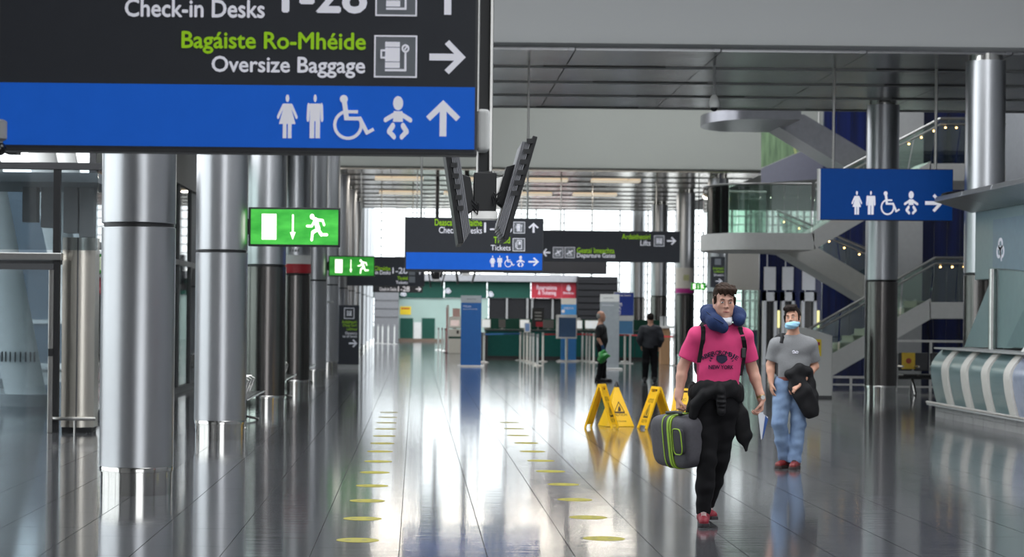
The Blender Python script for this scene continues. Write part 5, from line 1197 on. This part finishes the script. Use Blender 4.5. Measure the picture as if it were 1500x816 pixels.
# t-shirt
PINK = mat('tshirt_pink', (216, 62, 120), .8, var=.05, scale=14)
Sh = SDF((-.36, -.24, 1.0), (.46, .24, 1.6), .0065)
Sh.cone((.053, .0, 1.4), (.035, -.0, 1.25), .19, .178, .03, (1, .66, 1)); Sh.cone((.035, 0, 1.25), (.025, 0, 1.05), .178, .185, .03, (1, .68, 1))
Sh.cone((-.1, 0, 1.465), (.21, 0, 1.46), .076, .076, .06); Sh.cone((.02, .0, 1.545), (-.12, 0, 1.49), .055, .06, .05); Sh.cone((.1, .0, 1.545), (.23, 0, 1.485), .055, .06, .05)
for sh, el in ((shR, elR), (shL, elL)): Sh.cone(sh, lerp(sh, el, .9), .073, .07, .03)
Sh.folds(.0035, 14, 9, 26)
for sh, el in ((shR, elR), (shL, elL)):
    c = lerp(sh, el, .72); n = V3(*el) - V3(*sh); sg = -1 if sh[0] < 0 else 1
    Sh.cut(c, n, (c[0] - .12 if sg < 0 else c[0] - .06, -.24, 1.0), (c[0] + .075 if sg < 0 else c[0] + .14, .24, 1.5)) 
Sh.cut((0, 0, 1.075), (0, 0, -1)); Sh.cone((.06, -.05, 1.62), (.06, .0, 1.6), .07, .07, .01, op='s')
shirt = Sh.build('t_shirt', PINK, A)
PRN = mat('shirt_print_navy', (36, 26, 58), .8, var=.15, scale=40); PRD = mat('shirt_print_dark', (84, 20, 62), .8)
def chest_print(mb, pts, faces, bold=.0009):
    for i, (ox, oz) in enumerate(((0, 0), (bold, 0), (-bold, 0), (0, bold), (0, -bold))): mb.add([(x + ox, Sh.front(x, z) - .0045 - i*.0005, z + oz) for x, z in pts], faces)
def arc_text(word, cx, cz, rad, a0, a1, hgt, mb, Wd=.026):
    n = len(word)
    for i, ch in enumerate(word):
        v, f = text_mb(ch)
        if len(v) == 0: continue
        lo, hi = v.min(0), v.max(0); q = (v - lo) / np.maximum(hi - lo, 1e-6); q[:, 0] -= .5
        a = math.radians(a0 + (a1 - a0) * (i + .5) / n); w = Wd * (.45 if ch == 'I' else (1.15 if ch == 'M' else 1))
        pts = [(cx + math.sin(a)*(rad + hgt*y) + math.cos(a)*w*x, cz + math.cos(a)*(rad + hgt*y) - math.sin(a)*w*x) for x, y in q]
        chest_print(mb, pts, f)
mb = MB(); arc_text('ABERCROMBIE', .04, 1.13, .215, -38, 38, .032, mb); mb.build('arched_lettering', PRN, shirt)
mb = MB(); v, f = text_mb('NEW YORK', .02); q = (v - v.min(0)) / (v.max(0) - v.min(0)); chest_print(mb, [(-.05 + .195*x, 1.232 + .03*y + .008*x*0) for x, y in q], f); mb.build('lettering', PRN, shirt)
mb = MB()
for poly in ([(.01, 1.335), (.045, 1.345), (.09, 1.335), (.095, 1.305), (.075, 1.285), (.05, 1.275), (.025, 1.285), (.008, 1.305)],):
    chest_print(mb, poly[::-1], [tuple(range(len(poly)))])
for sg in (-1, 1):
    for q_ in range(3): chest_print(mb, [(.05 + sg*(.055 + .012*q_), 1.33 - .018*q_), (.05 + sg*(.085 + .006*q_), 1.345 - .02*q_), (.05 + sg*(.08 + .004*q_), 1.33 - .02*q_)][::-sg], [(0, 1, 2)])
mb.build('crest', PRN, shirt)
# trousers
TRO = mat('trousers_black', (17, 16, 19), .85, var=.1, scale=20, spec=.25)
P = SDF((-.26, -.26, .04), (.34, .42, 1.14), .0075)
P.cone((-.0, .01, 1.02), (.05, .01, 1.02), .15, .15, .03, (1, .78, 1)); P.cone((-.03, .01, .93), (.08, .01, .93), .125, .125, .05, (1, 1, 1))
P.chain([hpR, lerp(hpR, knR, .5), knR, lerp(knR, anR, .5), anR], [.105, .09, .074, .072, .056], .03); P.chain([hpL, lerp(hpL, knL, .5), knL, lerp(knL, anL, .5), anL], [.105, .09, .074, .07, .056], .03)
P.folds(.0025, 18, 12, 42, 1.0); P.cut((0, 0, 1.1), (0, 0, 1)); P.cut((0, 0, .085), (0, .1, -1)); P.build('trousers', TRO, A)
RD = mat('trainer_red', (122, 16, 36), .6, var=.15, scale=40); SOL = mat('trainer_sole', (40, 34, 38), .6); LAC = mat('trainer_lace', (206, 190, 190), .6)
shoe(A, (-.072, -.06, .0), math.radians(-6), RD, SOL, accent=LAC); shoe(A, (.0, .25, .012), math.radians(8), RD, SOL, pitch=math.radians(-5), accent=LAC)
# jacket knotted round his waist
JK = mat('jacket_black', (18, 17, 20), .7, var=.15, scale=30, spec=.3)
J = SDF((-.28, -.26, .5), (.4, .3, 1.2), .007)
for i in range(24):
    a, b = 2*math.pi*i/24, 2*math.pi*(i+1)/24
    f = lambda t: (.028 + .185*math.cos(t), .0 + .14*math.sin(t), 1.05 + (.02*math.sin(5*t)) - .02*math.sin(t))
    J.cone(f(a), f(b), .032, .032, .02, (1, .75, 1.9))
J.chain([(.14, .07, 1.03), (.215, .06, .86), (.255, .05, .71)], [.07, .075, .062], .03, (1, .55, 1)); J.cone((.27, .05, .68), (.275, .04, .585), .05, .008, .03, (1, .55, 1))
J.chain([(-.1, .1, 1.02), (-.12, .12, .8), (-.08, .12, .68)], [.08, .085, .05], .03, (1, .5, 1)); J.chain([(.03, .14, 1.0), (.04, .15, .75)], [.1, .09], .04, (1, .4, 1))
J.folds(.003, 30, 16, 34, .5)
J.cone((.028, -.145, 1.1), (.036, -.16, 1.06), .038, .04, .015); J.chain([(.036, -.16, 1.06), (.042, -.175, .97), (.045, -.17, .9)], [.036, .038, .034], .012)
J.chain([(.02, -.155, 1.075), (-.08, -.14, 1.03), (-.15, -.11, .95), (-.165, -.09, .86)], [.034, .045, .045, .036], .015)
for q_ in range(4): J.cone((.005, -.2, 1.03 - .035*q_), (.085, -.2, 1.028 - .035*q_), .01, .01, .012, op='s')
J.build('tied_jacket', JK, A)
# watch
GOLD = mat('watch_gold', (206, 172, 120), .3, .9)
wc = lerp(elL, wrL, .93); ax = Vector(V3(*wrL) - V3(*elL)).normalized(); mb = MB()
M_ = Matrix.Translation(Vector(wc)) @ ax.to_track_quat('Z', 'Y').to_matrix().to_4x4()
mb.lathe([(.033, -.011), (.0365, -.008), (.0365, .008), (.033, .011)], 0, 0, 24).xf(M_).build('watch', GOLD, A, smooth=40)
fc = Vector(wc) + Vector((.01, -.038, 0)); MB().lathe([(.017, -.005), (.017, .005)], 0, 0, 18).xf(Matrix.Translation(fc) @ Matrix.Rotation(math.pi/2, 4, 'X')).build('watch_face', WHITE, A, smooth=40)
# mask tucked under the chin
MSK = SDF((-.05, -.2, 1.5), (.22, .05, 1.68), .006); MSK.chain([T(-.05, -.03, -.115), T(-.01, -.075, -.128), T(.02, -.075, -.128), T(.06, -.03, -.108)], [.02, .03, .03, .02], .02); MSK.folds(.002, 60, 20, 120); MSK.build('chin_mask', mat('mask_white', (214, 216, 222), .8), A)
# things he wears or carries, each a thing of its own
def at_person(o, root, loc=(0, 0, 0)): o.location = root.location + Vector(loc); return o
pil = thing('neck_pillow', 'navy blue u shaped neck pillow around the neck of the man in pink', 'neck pillow', tuple(A.location)); pil['_o'] = (0, 0, 0)
N_ = SDF((-.16, -.25, 1.44), (.3, .26, 1.8), .0065)
N_.chain([(.05, -.15, 1.565), (-.005, -.125, 1.6), (-.045, -.04, 1.65), (-.035, .06, 1.68), (.065, .125, 1.69), (.165, .06, 1.68), (.19, -.03, 1.66), (.185, -.1, 1.62)], [.05, .06, .062, .058, .055, .056, .056, .05], .03)
N_.folds(.0022, 30, 22, 30); N_.build('cushion', mat('pillow_navy', (24, 46, 92), .85, var=.12, scale=18, bump=.003, bscale=90), pil)
MB().tube([(.05, -.206, 1.59), (-.02, -.183, 1.63), (-.07, -.1, 1.68)], .004, 6).build('seam', mat('seam_navy', (14, 26, 58), .8), pil)
bpk = thing('backpack', 'black backpack on the shoulders of the man in pink', 'backpack', tuple(A.location)); bpk['_o'] = (0, 0, 0)
K_ = SDF((-.22, .06, 1.05), (.32, .4, 1.66), .009); K_.chain([(.05, .22, 1.5), (.05, .24, 1.25)], [.16, .17], .04, (1, .6, 1)); K_.folds(.004, 20, 10, 25); K_.build('pack', JK, bpk)
for sx, pts in ((-1, [(-.09, 1.53), (-.095, 1.46), (-.105, 1.38), (-.12, 1.28)]), (1, [(.205, 1.535), (.228, 1.46), (.24, 1.4), (.232, 1.3), (.21, 1.18)])):
    path = [(pts[0][0], .12, 1.52), (pts[0][0], .06, 1.568), (pts[0][0], -.01, 1.575), (pts[0][0], -.05, 1.56)] + [(x, Sh.front(x, z) - .006, z) for x, z in pts]
    mb = MB()
    for a, b in zip(path[:-1], path[1:]):
        w = .017; mb.add([(a[0]-w, a[1]-.004, a[2]), (a[0]+w, a[1]-.004, a[2]), (b[0]+w, b[1]-.004, b[2]), (b[0]-w, b[1]-.004, b[2]), (a[0]-w, a[1]+.006, a[2]), (a[0]+w, a[1]+.006, a[2]), (b[0]+w, b[1]+.006, b[2]), (b[0]-w, b[1]+.006, b[2])], [(3,2,1,0),(4,5,6,7),(0,1,5,4),(2,3,7,6),(1,2,6,5),(3,0,4,7)])
    mb.build('shoulder_strap', JK, bpk)
mb = MB(); y_ = Sh.front(.225, 1.35) - .02; mb.box(.21, .248, y_ - .012, y_ + .01, 1.32, 1.4); mb.build('strap_buckle', BLACK, bpk, bevel=.006)
# suitcase
BAGM = mat('case_grey', (74, 72, 78), .7, var=.1, scale=40, bump=.001, bscale=150); LIME = mat('case_lime', (142, 176, 44), .6); BAGD = mat('case_charcoal', (48, 46, 52), .7, var=.1)
bag = thing('suitcase', 'soft grey suitcase with lime green stripes in the right hand of the man in pink', 'suitcase', tuple(A.location)); bag['_o'] = (0, 0, 0)
bc = Vector((-.238, .12, .655)); BR = Matrix.Translation(bc) @ Matrix.Rotation(math.radians(-64), 4, 'Z') @ Matrix.Rotation(math.radians(7), 4, 'X')
def rbox(hx, hy, hz, e, n=24, m=16, belly=0.0):     # superellipsoid shell
    v = []; f = []
    sg = lambda c, p: math.copysign(abs(c)**p, c)
    for i in range(m + 1):
        ph = -math.pi/2 + math.pi*i/m
        for j in range(n):
            t_ = 2*math.pi*j/n; v.append((hx*sg(math.cos(ph), e)*sg(math.cos(t_), e), hy*sg(math.cos(ph), e)*sg(math.sin(t_), e), hz*sg(math.sin(ph), e)))
    for i in range(m):
        for j in range(n): f.append((i*n+j, i*n+(j+1) % n, (i+1)*n+(j+1) % n, (i+1)*n+j))
    return v, f
mb = MB(); v, f = rbox(.275, .135, .21, .42, 40, 28); mb.add(v, f); mb.xf(BR).build('shell', BAGM, bag, smooth=60)
def hoop(x, hy, hz, w, t_, m, nm, e=.42):
    mb = MB(); n = 40; v = []; sg = lambda c: math.copysign(abs(c)**e, c)
    for xx in (x - w/2, x + w/2):
        for j in range(n): a = 2*math.pi*j/n; v.append((xx, (hy + t_)*sg(math.cos(a)), (hz + t_)*sg(math.sin(a))))
    f = [(j, (j+1) % n, n+(j+1) % n, n+j) for j in range(n)]; v2 = [(p[0], p[1]*.94, p[2]*.94) for p in v]
    mb.add(v + v2, f + [(j, 2*n+j, 2*n+(j+1) % n, (j+1) % n) for j in range(n)] + [(n+j, n+(j+1) % n, 3*n+(j+1) % n, 3*n+j) for j in range(n)]); mb.xf(BR).build(nm, m, bag, smooth=50)
hoop(.03, .135, .21, .11, .004, BAGD, 'gusset'); hoop(-.03, .135, .21, .012, .008, LIME, 'stripe'); hoop(.05, .135, .21, .03, .008, LIME, 'stripe'); hoop(.085, .135, .21, .016, .008, LIME, 'stripe')
mb = MB(); v, f = rbox(.06, .02, .1, .4, 28, 16); mb.add(v, f); mb.xf(BR @ Matrix.Translation((.19, -.132, .02))).build('front_pocket', BAGD, bag, smooth=60)
rp = [(.19 + .062*math.copysign(abs(math.cos(a))**.5, math.cos(a)), -.152, .02 + .102*math.copysign(abs(math.sin(a))**.5, math.sin(a))) for a in np.linspace(0, 2*math.pi, 30)]
MB().tube(rp, .005, 6).xf(BR).build('pocket_piping', LIME, bag, smooth=True)
MB().tube([(.115, -.145, .1), (.117, -.145, -.1)], .006, 6).xf(BR).build('side_zip', BLACK, bag, smooth=True)
hp_ = V3(*wrR) + V3(-.002, -.02, -.115)
inv = BR.inverted() @ Vector(hp_)
MB().tube([(-.1, 0, .195), (-.085, inv.y*.6, inv.z*.93), (inv.x - .05, inv.y, inv.z), (inv.x + .05, inv.y, inv.z), (.1, inv.y*.6, inv.z*.93), (.11, 0, .195)], .012, 10).xf(BR).build('handle', BLACK, bag, smooth=True)
# travel papers in his left hand
pap = thing('travel_papers', 'folded white and blue travel papers in the left hand of the man in pink', 'papers', tuple(A.location)); pap['_o'] = (0, 0, 0)
PW = mat('paper_white', (226, 228, 236), .7); PBL = mat('paper_blue', (58, 92, 160), .6)
px0, pz0 = .378, .86
for nm, pts, m_, y_ in (('white_sheet', [(-.03, .03), (.012, .035), (.005, -.17), (-.004, -.185)], PW, -.075), ('blue_sheet', [(.004, -.18), (.012, -.17), (.05, -.02), (.028, .01)], PBL, -.078), ('inner_sheet', [(-.002, .03), (.05, -.005), (.03, -.06), (.006, -.15)], PW, -.072)):
    MB().prism([(px0 + a, pz0 + b) for a, b in pts], y_, y_ + .0025, 'xz').build(nm, m_, pap)

# ---- man in grey with a mask under his nose
D2_ = gd(1160, 686); pb = W(1158, 687, D2_)
C = thing('person', 'man in a grey t-shirt and blue jeans with a face mask below his nose', 'person', (pb.x, pb.y, 0)); C['_o'] = (0, 0, 0)
sR, eR, wR = (-.165, .0, 1.345), (-.225, .04, 1.12), (-.225, -.03, .93); sL, eL, wL = (.2, .02, 1.345), (.262, .06, 1.11), (.06, -.17, .92)
hR, kR, aR = (-.085, 0, .9), (-.135, -.05, .5), (-.045, .1, .1); hL, kL, aL = (.085, 0, .9), (.075, -.02, .48), (.04, -.02, .09)
B = SDF((-.34, -.34, -.01), (.38, .3, 1.82), .008)
HC = (-.0, -.03, 1.615); HR = rotm(math.radians(-24), math.radians(-8), math.radians(-8))
T = head(B, HC, HR, 1.0, (.015, .02, 1.37))
B.cone((.015, .01, 1.32), (.0, .01, .95), .15, .14, .05, (1, .62, 1)); B.cone(sR, sL, .05, .05, .05)
B.chain([hR, kR, aR], [.075, .05, .036]); B.chain([hL, kL, aL], [.075, .05, .036])
for sh, el, wr in ((sR, eR, wR), (sL, eL, wL)): B.chain([sh, lerp(sh, el, .5), el, lerp(el, wr, .3), wr], [.055, .05, .045, .044, .029], .02)
hand(B, wR, (.05, -.1, -1), (1, .1, 0), (.1, -1, 0), (18, 25, 15)); hand(B, wL, (-.8, -.25, -.5), (.2, .6, -.6), (-.2, -.4, .9), (35, 45, 25))
B.build('body', SKIN2, C); face_bits(T, HR, 1.0, C, None, IRIS, mat('brow_dark', (44, 32, 28), .7), LIP)
H = SDF((-.14, -.18, 1.5), (.14, .14, 1.84), .0065)
H.cone(T(0, .026, .068), T(0, .034, .066), .092, .092, .02, (.95, 1.05, 1.06)); H.cut(T(0, -.05, .05), HR @ V3(0, -1, -.3)); H.cut(T(0, 0, -.03), HR @ V3(0, -.45, -1))
for i in range(6): u = -.05 + i*.02; H.chain([T(u, -.03, .14), T(u*1.1, -.08, .115), T(u*1.2 + .008, -.09, .088)], [.024, .02, .009], .012)
H.cone(T(-.076, -.025, .05), T(-.078, -.03, -.015), .014, .009, .012); H.cone(T(.076, -.025, .05), T(.078, -.03, -.015), .014, .009, .012); H.folds(.002, 120, 50, 80); H.build('hair', HAIRD, C)
GR = mat('tshirt_grey', (122, 122, 124), .85, var=.07, scale=90)
Sg = SDF((-.34, -.25, .9), (.38, .27, 1.48), .0075)
Sg.cone((.015, .0, 1.27), (.005, .0, 1.12), .195, .185, .03, (1, .68, 1)); Sg.cone((.005, -.005, 1.12), (.0, -.0, .96), .188, .178, .03, (1, .74, 1)); Sg.cone((-.12, 0, 1.345), (.16, .01, 1.345), .08, .08, .06); Sg.cone((-.03, 0, 1.4), (.06, 0, 1.4), .05, .05, .04)
for sh, el in ((sR, eR), (sL, eL)): Sg.cone(sh, lerp(sh, el, .9), .082, .078, .03)
Sg.folds(.004, 13, 9, 24, 2.0)
for sh, el, sg in ((sR, eR, -1), (sL, eL, 1)):
    c = lerp(sh, el, .78); n = V3(*el) - V3(*sh); Sg.cut(c, n, (c[0] - (.14 if sg < 0 else .045), -.25, .9), (c[0] + (.045 if sg < 0 else .14), .27, 1.34))
Sg.cut((0, 0, .985), (0, 0, -1)); gs = Sg.build('t_shirt', GR, C)
mb = MB()
for a, b in (((-.02, 1.27), (.0, 1.285)), ((.0, 1.285), (.012, 1.262)), ((.012, 1.262), (.03, 1.278)), ((.03, 1.278), (.05, 1.266)), ((-.015, 1.258), (.045, 1.256))): mb.add([(x_, Sg.front(x_, z_) - .005, z_) for x_, z_ in stroke(a, b, .009)], [(0, 1, 2, 3)])
mb.build('chest_logo', SIGN_W, gs)
JN = mat('jeans_blue', (124, 146, 176), .85, var=.16, scale=9, two=(96, 116, 148), bump=.001, bscale=160)
P = SDF((-.28, -.24, .04), (.26, .26, 1.02), .008)
P.cone((-.03, .0, .95), (.03, .0, .95), .15, .15, .03, (1, .8, 1)); P.chain([hR, lerp(hR, kR, .5), kR, lerp(kR, aR, .5), aR], [.108, .095, .082, .074, .07], .03); P.chain([hL, lerp(hL, kL, .5), kL, lerp(kL, aL, .5), aL], [.108, .095, .08, .074, .072], .03)
P.folds(.003, 16, 10, 40, .3); P.cut((0, 0, 1.0), (0, 0, 1)); P.cut((0, 0, .06), (0, 0, -1)); P.build('jeans', JN, C)
bl = MB(); bl.lathe([(.158, .955), (.163, .958), (.163, .992), (.158, .995)], 0, 0, 36, 0, 1.04, .82); bl.build('belt', mat('belt_brown', (112, 50, 36), .5), C, smooth=40); MB().box(-.045, .0, -.142, -.13, .952, .997).build('belt_buckle', GOLD, C)
MSK = SDF((-.16, -.22, 1.44), (.12, .08, 1.66), .006); MSK.chain([T(-.062, -.03, -.055), T(-.03, -.082, -.072), T(.03, -.082, -.072), T(.062, -.03, -.055)], [.022, .036, .036, .022], .02); MSK.folds(.0022, 30, 20, 160); MSK.build('face_mask', mat('mask_blue', (150, 196, 220), .8, var=.05), C)
for sg in (-1, 1): MB().tube([T(.062*sg, -.035, -.045), T(.08*sg, -.005, -.0), T(.082*sg, .012, .02)], .0025, 6).build('mask_loop', SIGN_W, C)
SH2 = mat('shoe_oxblood', (112, 30, 28), .45, var=.15, scale=30); shoe(C, (-.045, .1, 0), math.radians(-35), SH2, mat('shoe_sole_dark', (50, 36, 34), .6)); shoe(C, (.045, -.03, 0), math.radians(-20), SH2, MATS['shoe_sole_dark'])
wc = lerp(eL, wL, .93); ax = Vector(V3(*wL) - V3(*eL)).normalized(); M_ = Matrix.Translation(Vector(wc)) @ ax.to_track_quat('Z', 'Y').to_matrix().to_4x4()
MB().lathe([(.034, -.014), (.038, -.01), (.038, .01), (.034, .014)], 0, 0, 24).xf(M_).build('watch', SIGN_W, C, smooth=40)
jk = thing('jacket', 'black jacket draped over the forearm of the man in grey', 'jacket', tuple(C.location)); jk['_o'] = (0, 0, 0)
J = SDF((-.16, -.34, .46), (.36, .2, 1.18), .008)
J.chain([(-.04, -.16, 1.03), (.05, -.15, 1.07), (.16, -.09, 1.06)], [.055, .07, .06], .03); J.chain([(.05, -.17, 1.0), (.1, -.18, .82), (.17, -.16, .66), (.23, -.14, .585)], [.075, .1, .095, .05], .04, (1, .55, 1)); J.chain([(.16, -.1, 1.02), (.2, -.12, .8), (.25, -.12, .58)], [.06, .075, .03], .03, (1, .6, 1)); J.chain([(-.0, -.18, .98), (-.02, -.19, .85), (.03, -.19, .73)], [.05, .055, .045], .03, (1, .6, 1))
J.folds(.005, 22, 12, 22, 1.2); J.cut((.22, 0, .56), (.35, 0, -1)); J.cut((.03, 0, .72), (-.9, 0, -.55)); ob_j = J.build('draped_cloth', JK, jk); ob_j.location.y = .03
sb = thing('shoulder_bag', 'black bag strapped behind the shoulder of the man in grey', 'bag', tuple(C.location)); sb['_o'] = (0, 0, 0)
K_ = SDF((-.26, .02, 1.0), (.2, .34, 1.5), .01); K_.chain([(-.06, .19, 1.34), (-.03, .2, 1.1)], [.13, .14], .04, (1, .6, 1)); K_.build('pack', JK, sb)
path = [(-.1, .12, 1.44), (-.105, .03, 1.442), (-.11, -.05, 1.42), (-.13, -.085, 1.36)]
MB().tube(path, .022, 8).build('shoulder_strap', JK, sb, smooth=True)

# ---- man with the green bag, in profile
D3_ = gd(880, 559); pb = W(880, 559, D3_)
E = thing('person', 'bald man in black holding a green plastic bag', 'person', (pb.x, pb.y, 0)); E['_o'] = (0, 0, 0)
B = SDF((-.3, -.4, -.01), (.3, .34, 1.8), .010)
HC = (.0, -.0, 1.6); HR = rotm(0); T = head(B, HC, HR, .98, (.0, .03, 1.36))
B.cone((0, .02, 1.3), (0, -.0, .95), .15, .14, .05, (1, .68, 1)); B.cone((-.16, .02, 1.32), (.16, .02, 1.32), .05, .05, .05)
arms = (((-.19, .03, 1.31), (-.22, .05, 1.06), (-.2, -.06, .86)), ((.19, .03, 1.31), (.22, .06, 1.06), (.2, -.02, .84)))
for sh, el, wr in arms: B.chain([sh, el, wr], [.05, .042, .028]); hand(B, wr, (0, -.1, -1), (-1 if wr[0] > 0 else 1, 0, 0), (0, -1, 0), (60, 70, 40))
legs = (((-.085, 0, .88), (-.09, -.02, .48), (-.09, .04, .09)), ((.085, 0, .88), (.09, -.05, .48), (.09, -.06, .09)))
for h_, k_, a_ in legs: B.chain([h_, k_, a_], [.075, .05, .038])
B.build('body', SKIN2, E); face_bits(T, HR, .98, E, None, IRIS, mat('brow_grey', (150, 146, 142), .7), LIP)
H = SDF((-.12, -.12, 1.5), (.12, .16, 1.76), .008); H.cone(T(0, .04, .03), T(0, .045, .02), .082, .08, .02, (.95, 1, 1)); H.cut(T(0, .01, .03), (0, -1, .2)); H.cut(T(0, 0, .075), (0, 0, 1)); H.build('hair', mat('hair_grey', (156, 152, 148), .8), E)
Sx = SDF((-.34, -.26, .84), (.34, .28, 1.46), .01); Sx.cone((0, .01, 1.25), (0, -.025, 1.05), .185, .175, .03, (1, .78, 1)); Sx.cone((0, -.02, 1.05), (0, 0, .9), .175, .17, .03, (1, .8, 1)); Sx.cone((-.14, .02, 1.32), (.14, .02, 1.32), .07, .07, .05)
for sh, el, wr in arms: Sx.cone(sh, lerp(sh, el, .75), .078, .072, .03)
Sx.folds(.004, 14, 9, 22); Sx.cut((0, 0, .88), (0, 0, -1)); BLT = mat('shirt_black', (22, 22, 24), .8); Sx.build('t_shirt', BLT, E)
P = SDF((-.26, -.22, .04), (.26, .22, .98), .01); P.cone((-.03, 0, .9), (.03, 0, .9), .15, .15, .03, (1, .82, 1))
for h_, k_, a_ in legs: P.chain([h_, k_, a_], [.105, .08, .07], .03)
P.folds(.004, 14, 9, 30); P.cut((0, 0, .05), (0, 0, -1)); P.build('trousers', TRO, E)
for x_, y_ in ((-.09, .03), (.09, -.07)): shoe(E, (x_, y_, 0), 0, BLACK, BLACKG, h=.009)
GLV = SDF((-.29, -.16, .66), (-.1, .1, .93), .008); w_ = arms[0][2]; GLV.cone(lerp(arms[0][1], w_, .86), w_, .036, .036, .02); hand(GLV, w_, (0, -.1, -1), (1, 0, 0), (0, -1, 0), (60, 70, 40), 1.1); GLV.build('glove', mat('glove_blue', (36, 74, 120), .5), E)
E.rotation_euler.z = math.radians(80)
gb = thing('plastic_bag', 'thin green plastic bag held by the bald man in black', 'plastic bag', tuple(E.location)); gb['_o'] = (0, 0, 0)
G_ = SDF((-.36, -.34, .42), (.06, .2, .84), .009); G_.cone((-.2, -.08, .78), (-.2, -.08, .74), .022, .035, .03); G_.chain([(-.2, -.08, .74), (-.2, -.06, .64), (-.2, -.04, .56)], [.05, .11, .1], .05); G_.cone((-.2, -.13, .66), (-.2, -.25, .64), .06, .015, .04); G_.folds(.009, 26, 18, 30); G_.build('bag', mat('bag_green', (60, 150, 70), .3, var=.25, scale=9), gb)
gb.rotation_euler.z = E.rotation_euler.z

# ---- man in dark jacket, back view
D4_ = gd(952, 560); pb = W(952, 560, D4_)
Gm = thing('person', 'man in a dark jacket and black trousers walking away', 'person', (pb.x, pb.y, 0)); Gm['_o'] = (0, 0, 0)
B = SDF((-.34, -.3, -.01), (.34, .3, 1.78), .010); HC = (.0, -.02, 1.56); HR = rotm(0, math.radians(12)); T = head(B, HC, HR, .95, (.0, .03, 1.34))
B.cone((0, .0, 1.28), (0, -.0, .95), .15, .14, .05, (1, .68, 1)); B.cone((-.16, .02, 1.3), (.16, .02, 1.3), .05, .05, .05)
arms = (((-.2, .03, 1.3), (-.27, .05, 1.06), (-.22, -.06, .88)), ((.2, .03, 1.3), (.27, .05, 1.06), (.22, -.08, .9)))
for sh, el, wr in arms: B.chain([sh, el, wr], [.05, .042, .028]); hand(B, wr, (0, -.3, -1), (-1 if wr[0] > 0 else 1, 0, 0), (0, -1, 0), (30, 40, 30))
legs = (((-.085, 0, .86), (-.1, -.02, .47), (-.11, .04, .09)), ((.085, 0, .86), (.11, .02, .47), (.12, -.08, .09)))
for h_, k_, a_ in legs: B.chain([h_, k_, a_], [.075, .05, .038])
B.build('body', SKIN2, Gm); face_bits(T, HR, .95, Gm, None, IRIS, BROW, LIP)
H = SDF((-.12, -.16, 1.44), (.12, .16, 1.76), .008); H.cone(T(0, .03, .05), T(0, .04, .03), .092, .088, .02, (.95, 1.04, 1)); H.cut(T(0, -.03, .05), (0, -1, -.2)); H.cut(T(0, 0, -.04), (0, 0, -1)); H.build('hair', HAIRD, Gm)
DJ = mat('jacket_charcoal', (50, 50, 56), .8, var=.08, scale=30)
Sx = SDF((-.42, -.28, .8), (.42, .28, 1.46), .01); Sx.cone((0, .01, 1.22), (0, 0, .98), .2, .185, .03, (1, .74, 1)); Sx.cone((0, 0, .98), (0, 0, .9), .19, .19, .03, (1, .74, 1)); Sx.cone((-.15, .02, 1.3), (.15, .02, 1.3), .085, .085, .06); Sx.cone((-.05, .03, 1.38), (.05, .03, 1.38), .045, .045, .03)
for sh, el, wr in arms: Sx.chain([sh, el, lerp(el, wr, .85)], [.085, .072, .06], .03)
Sx.folds(.006, 14, 9, 24, .7); Sx.cut((0, 0, .84), (0, 0, -1)); Sx.build('jacket', DJ, Gm)
P = SDF((-.28, -.24, .04), (.28, .22, .96), .01); P.cone((-.03, 0, .88), (.03, 0, .88), .15, .15, .03, (1, .82, 1))
for h_, k_, a_ in legs: P.chain([h_, k_, a_], [.105, .085, .07], .03)
P.folds(.004, 14, 9, 30); P.cut((0, 0, .05), (0, 0, -1)); P.build('trousers', TRO, Gm)
for x_, y_ in ((-.11, .03), (.12, -.09)): shoe(Gm, (x_, y_, 0), 0, BLACK, BLACKG, h=.009)
Gm.rotation_euler.z = math.radians(176)
for o in list(bpy.data.objects):
    if '_o' in o: del o['_o']
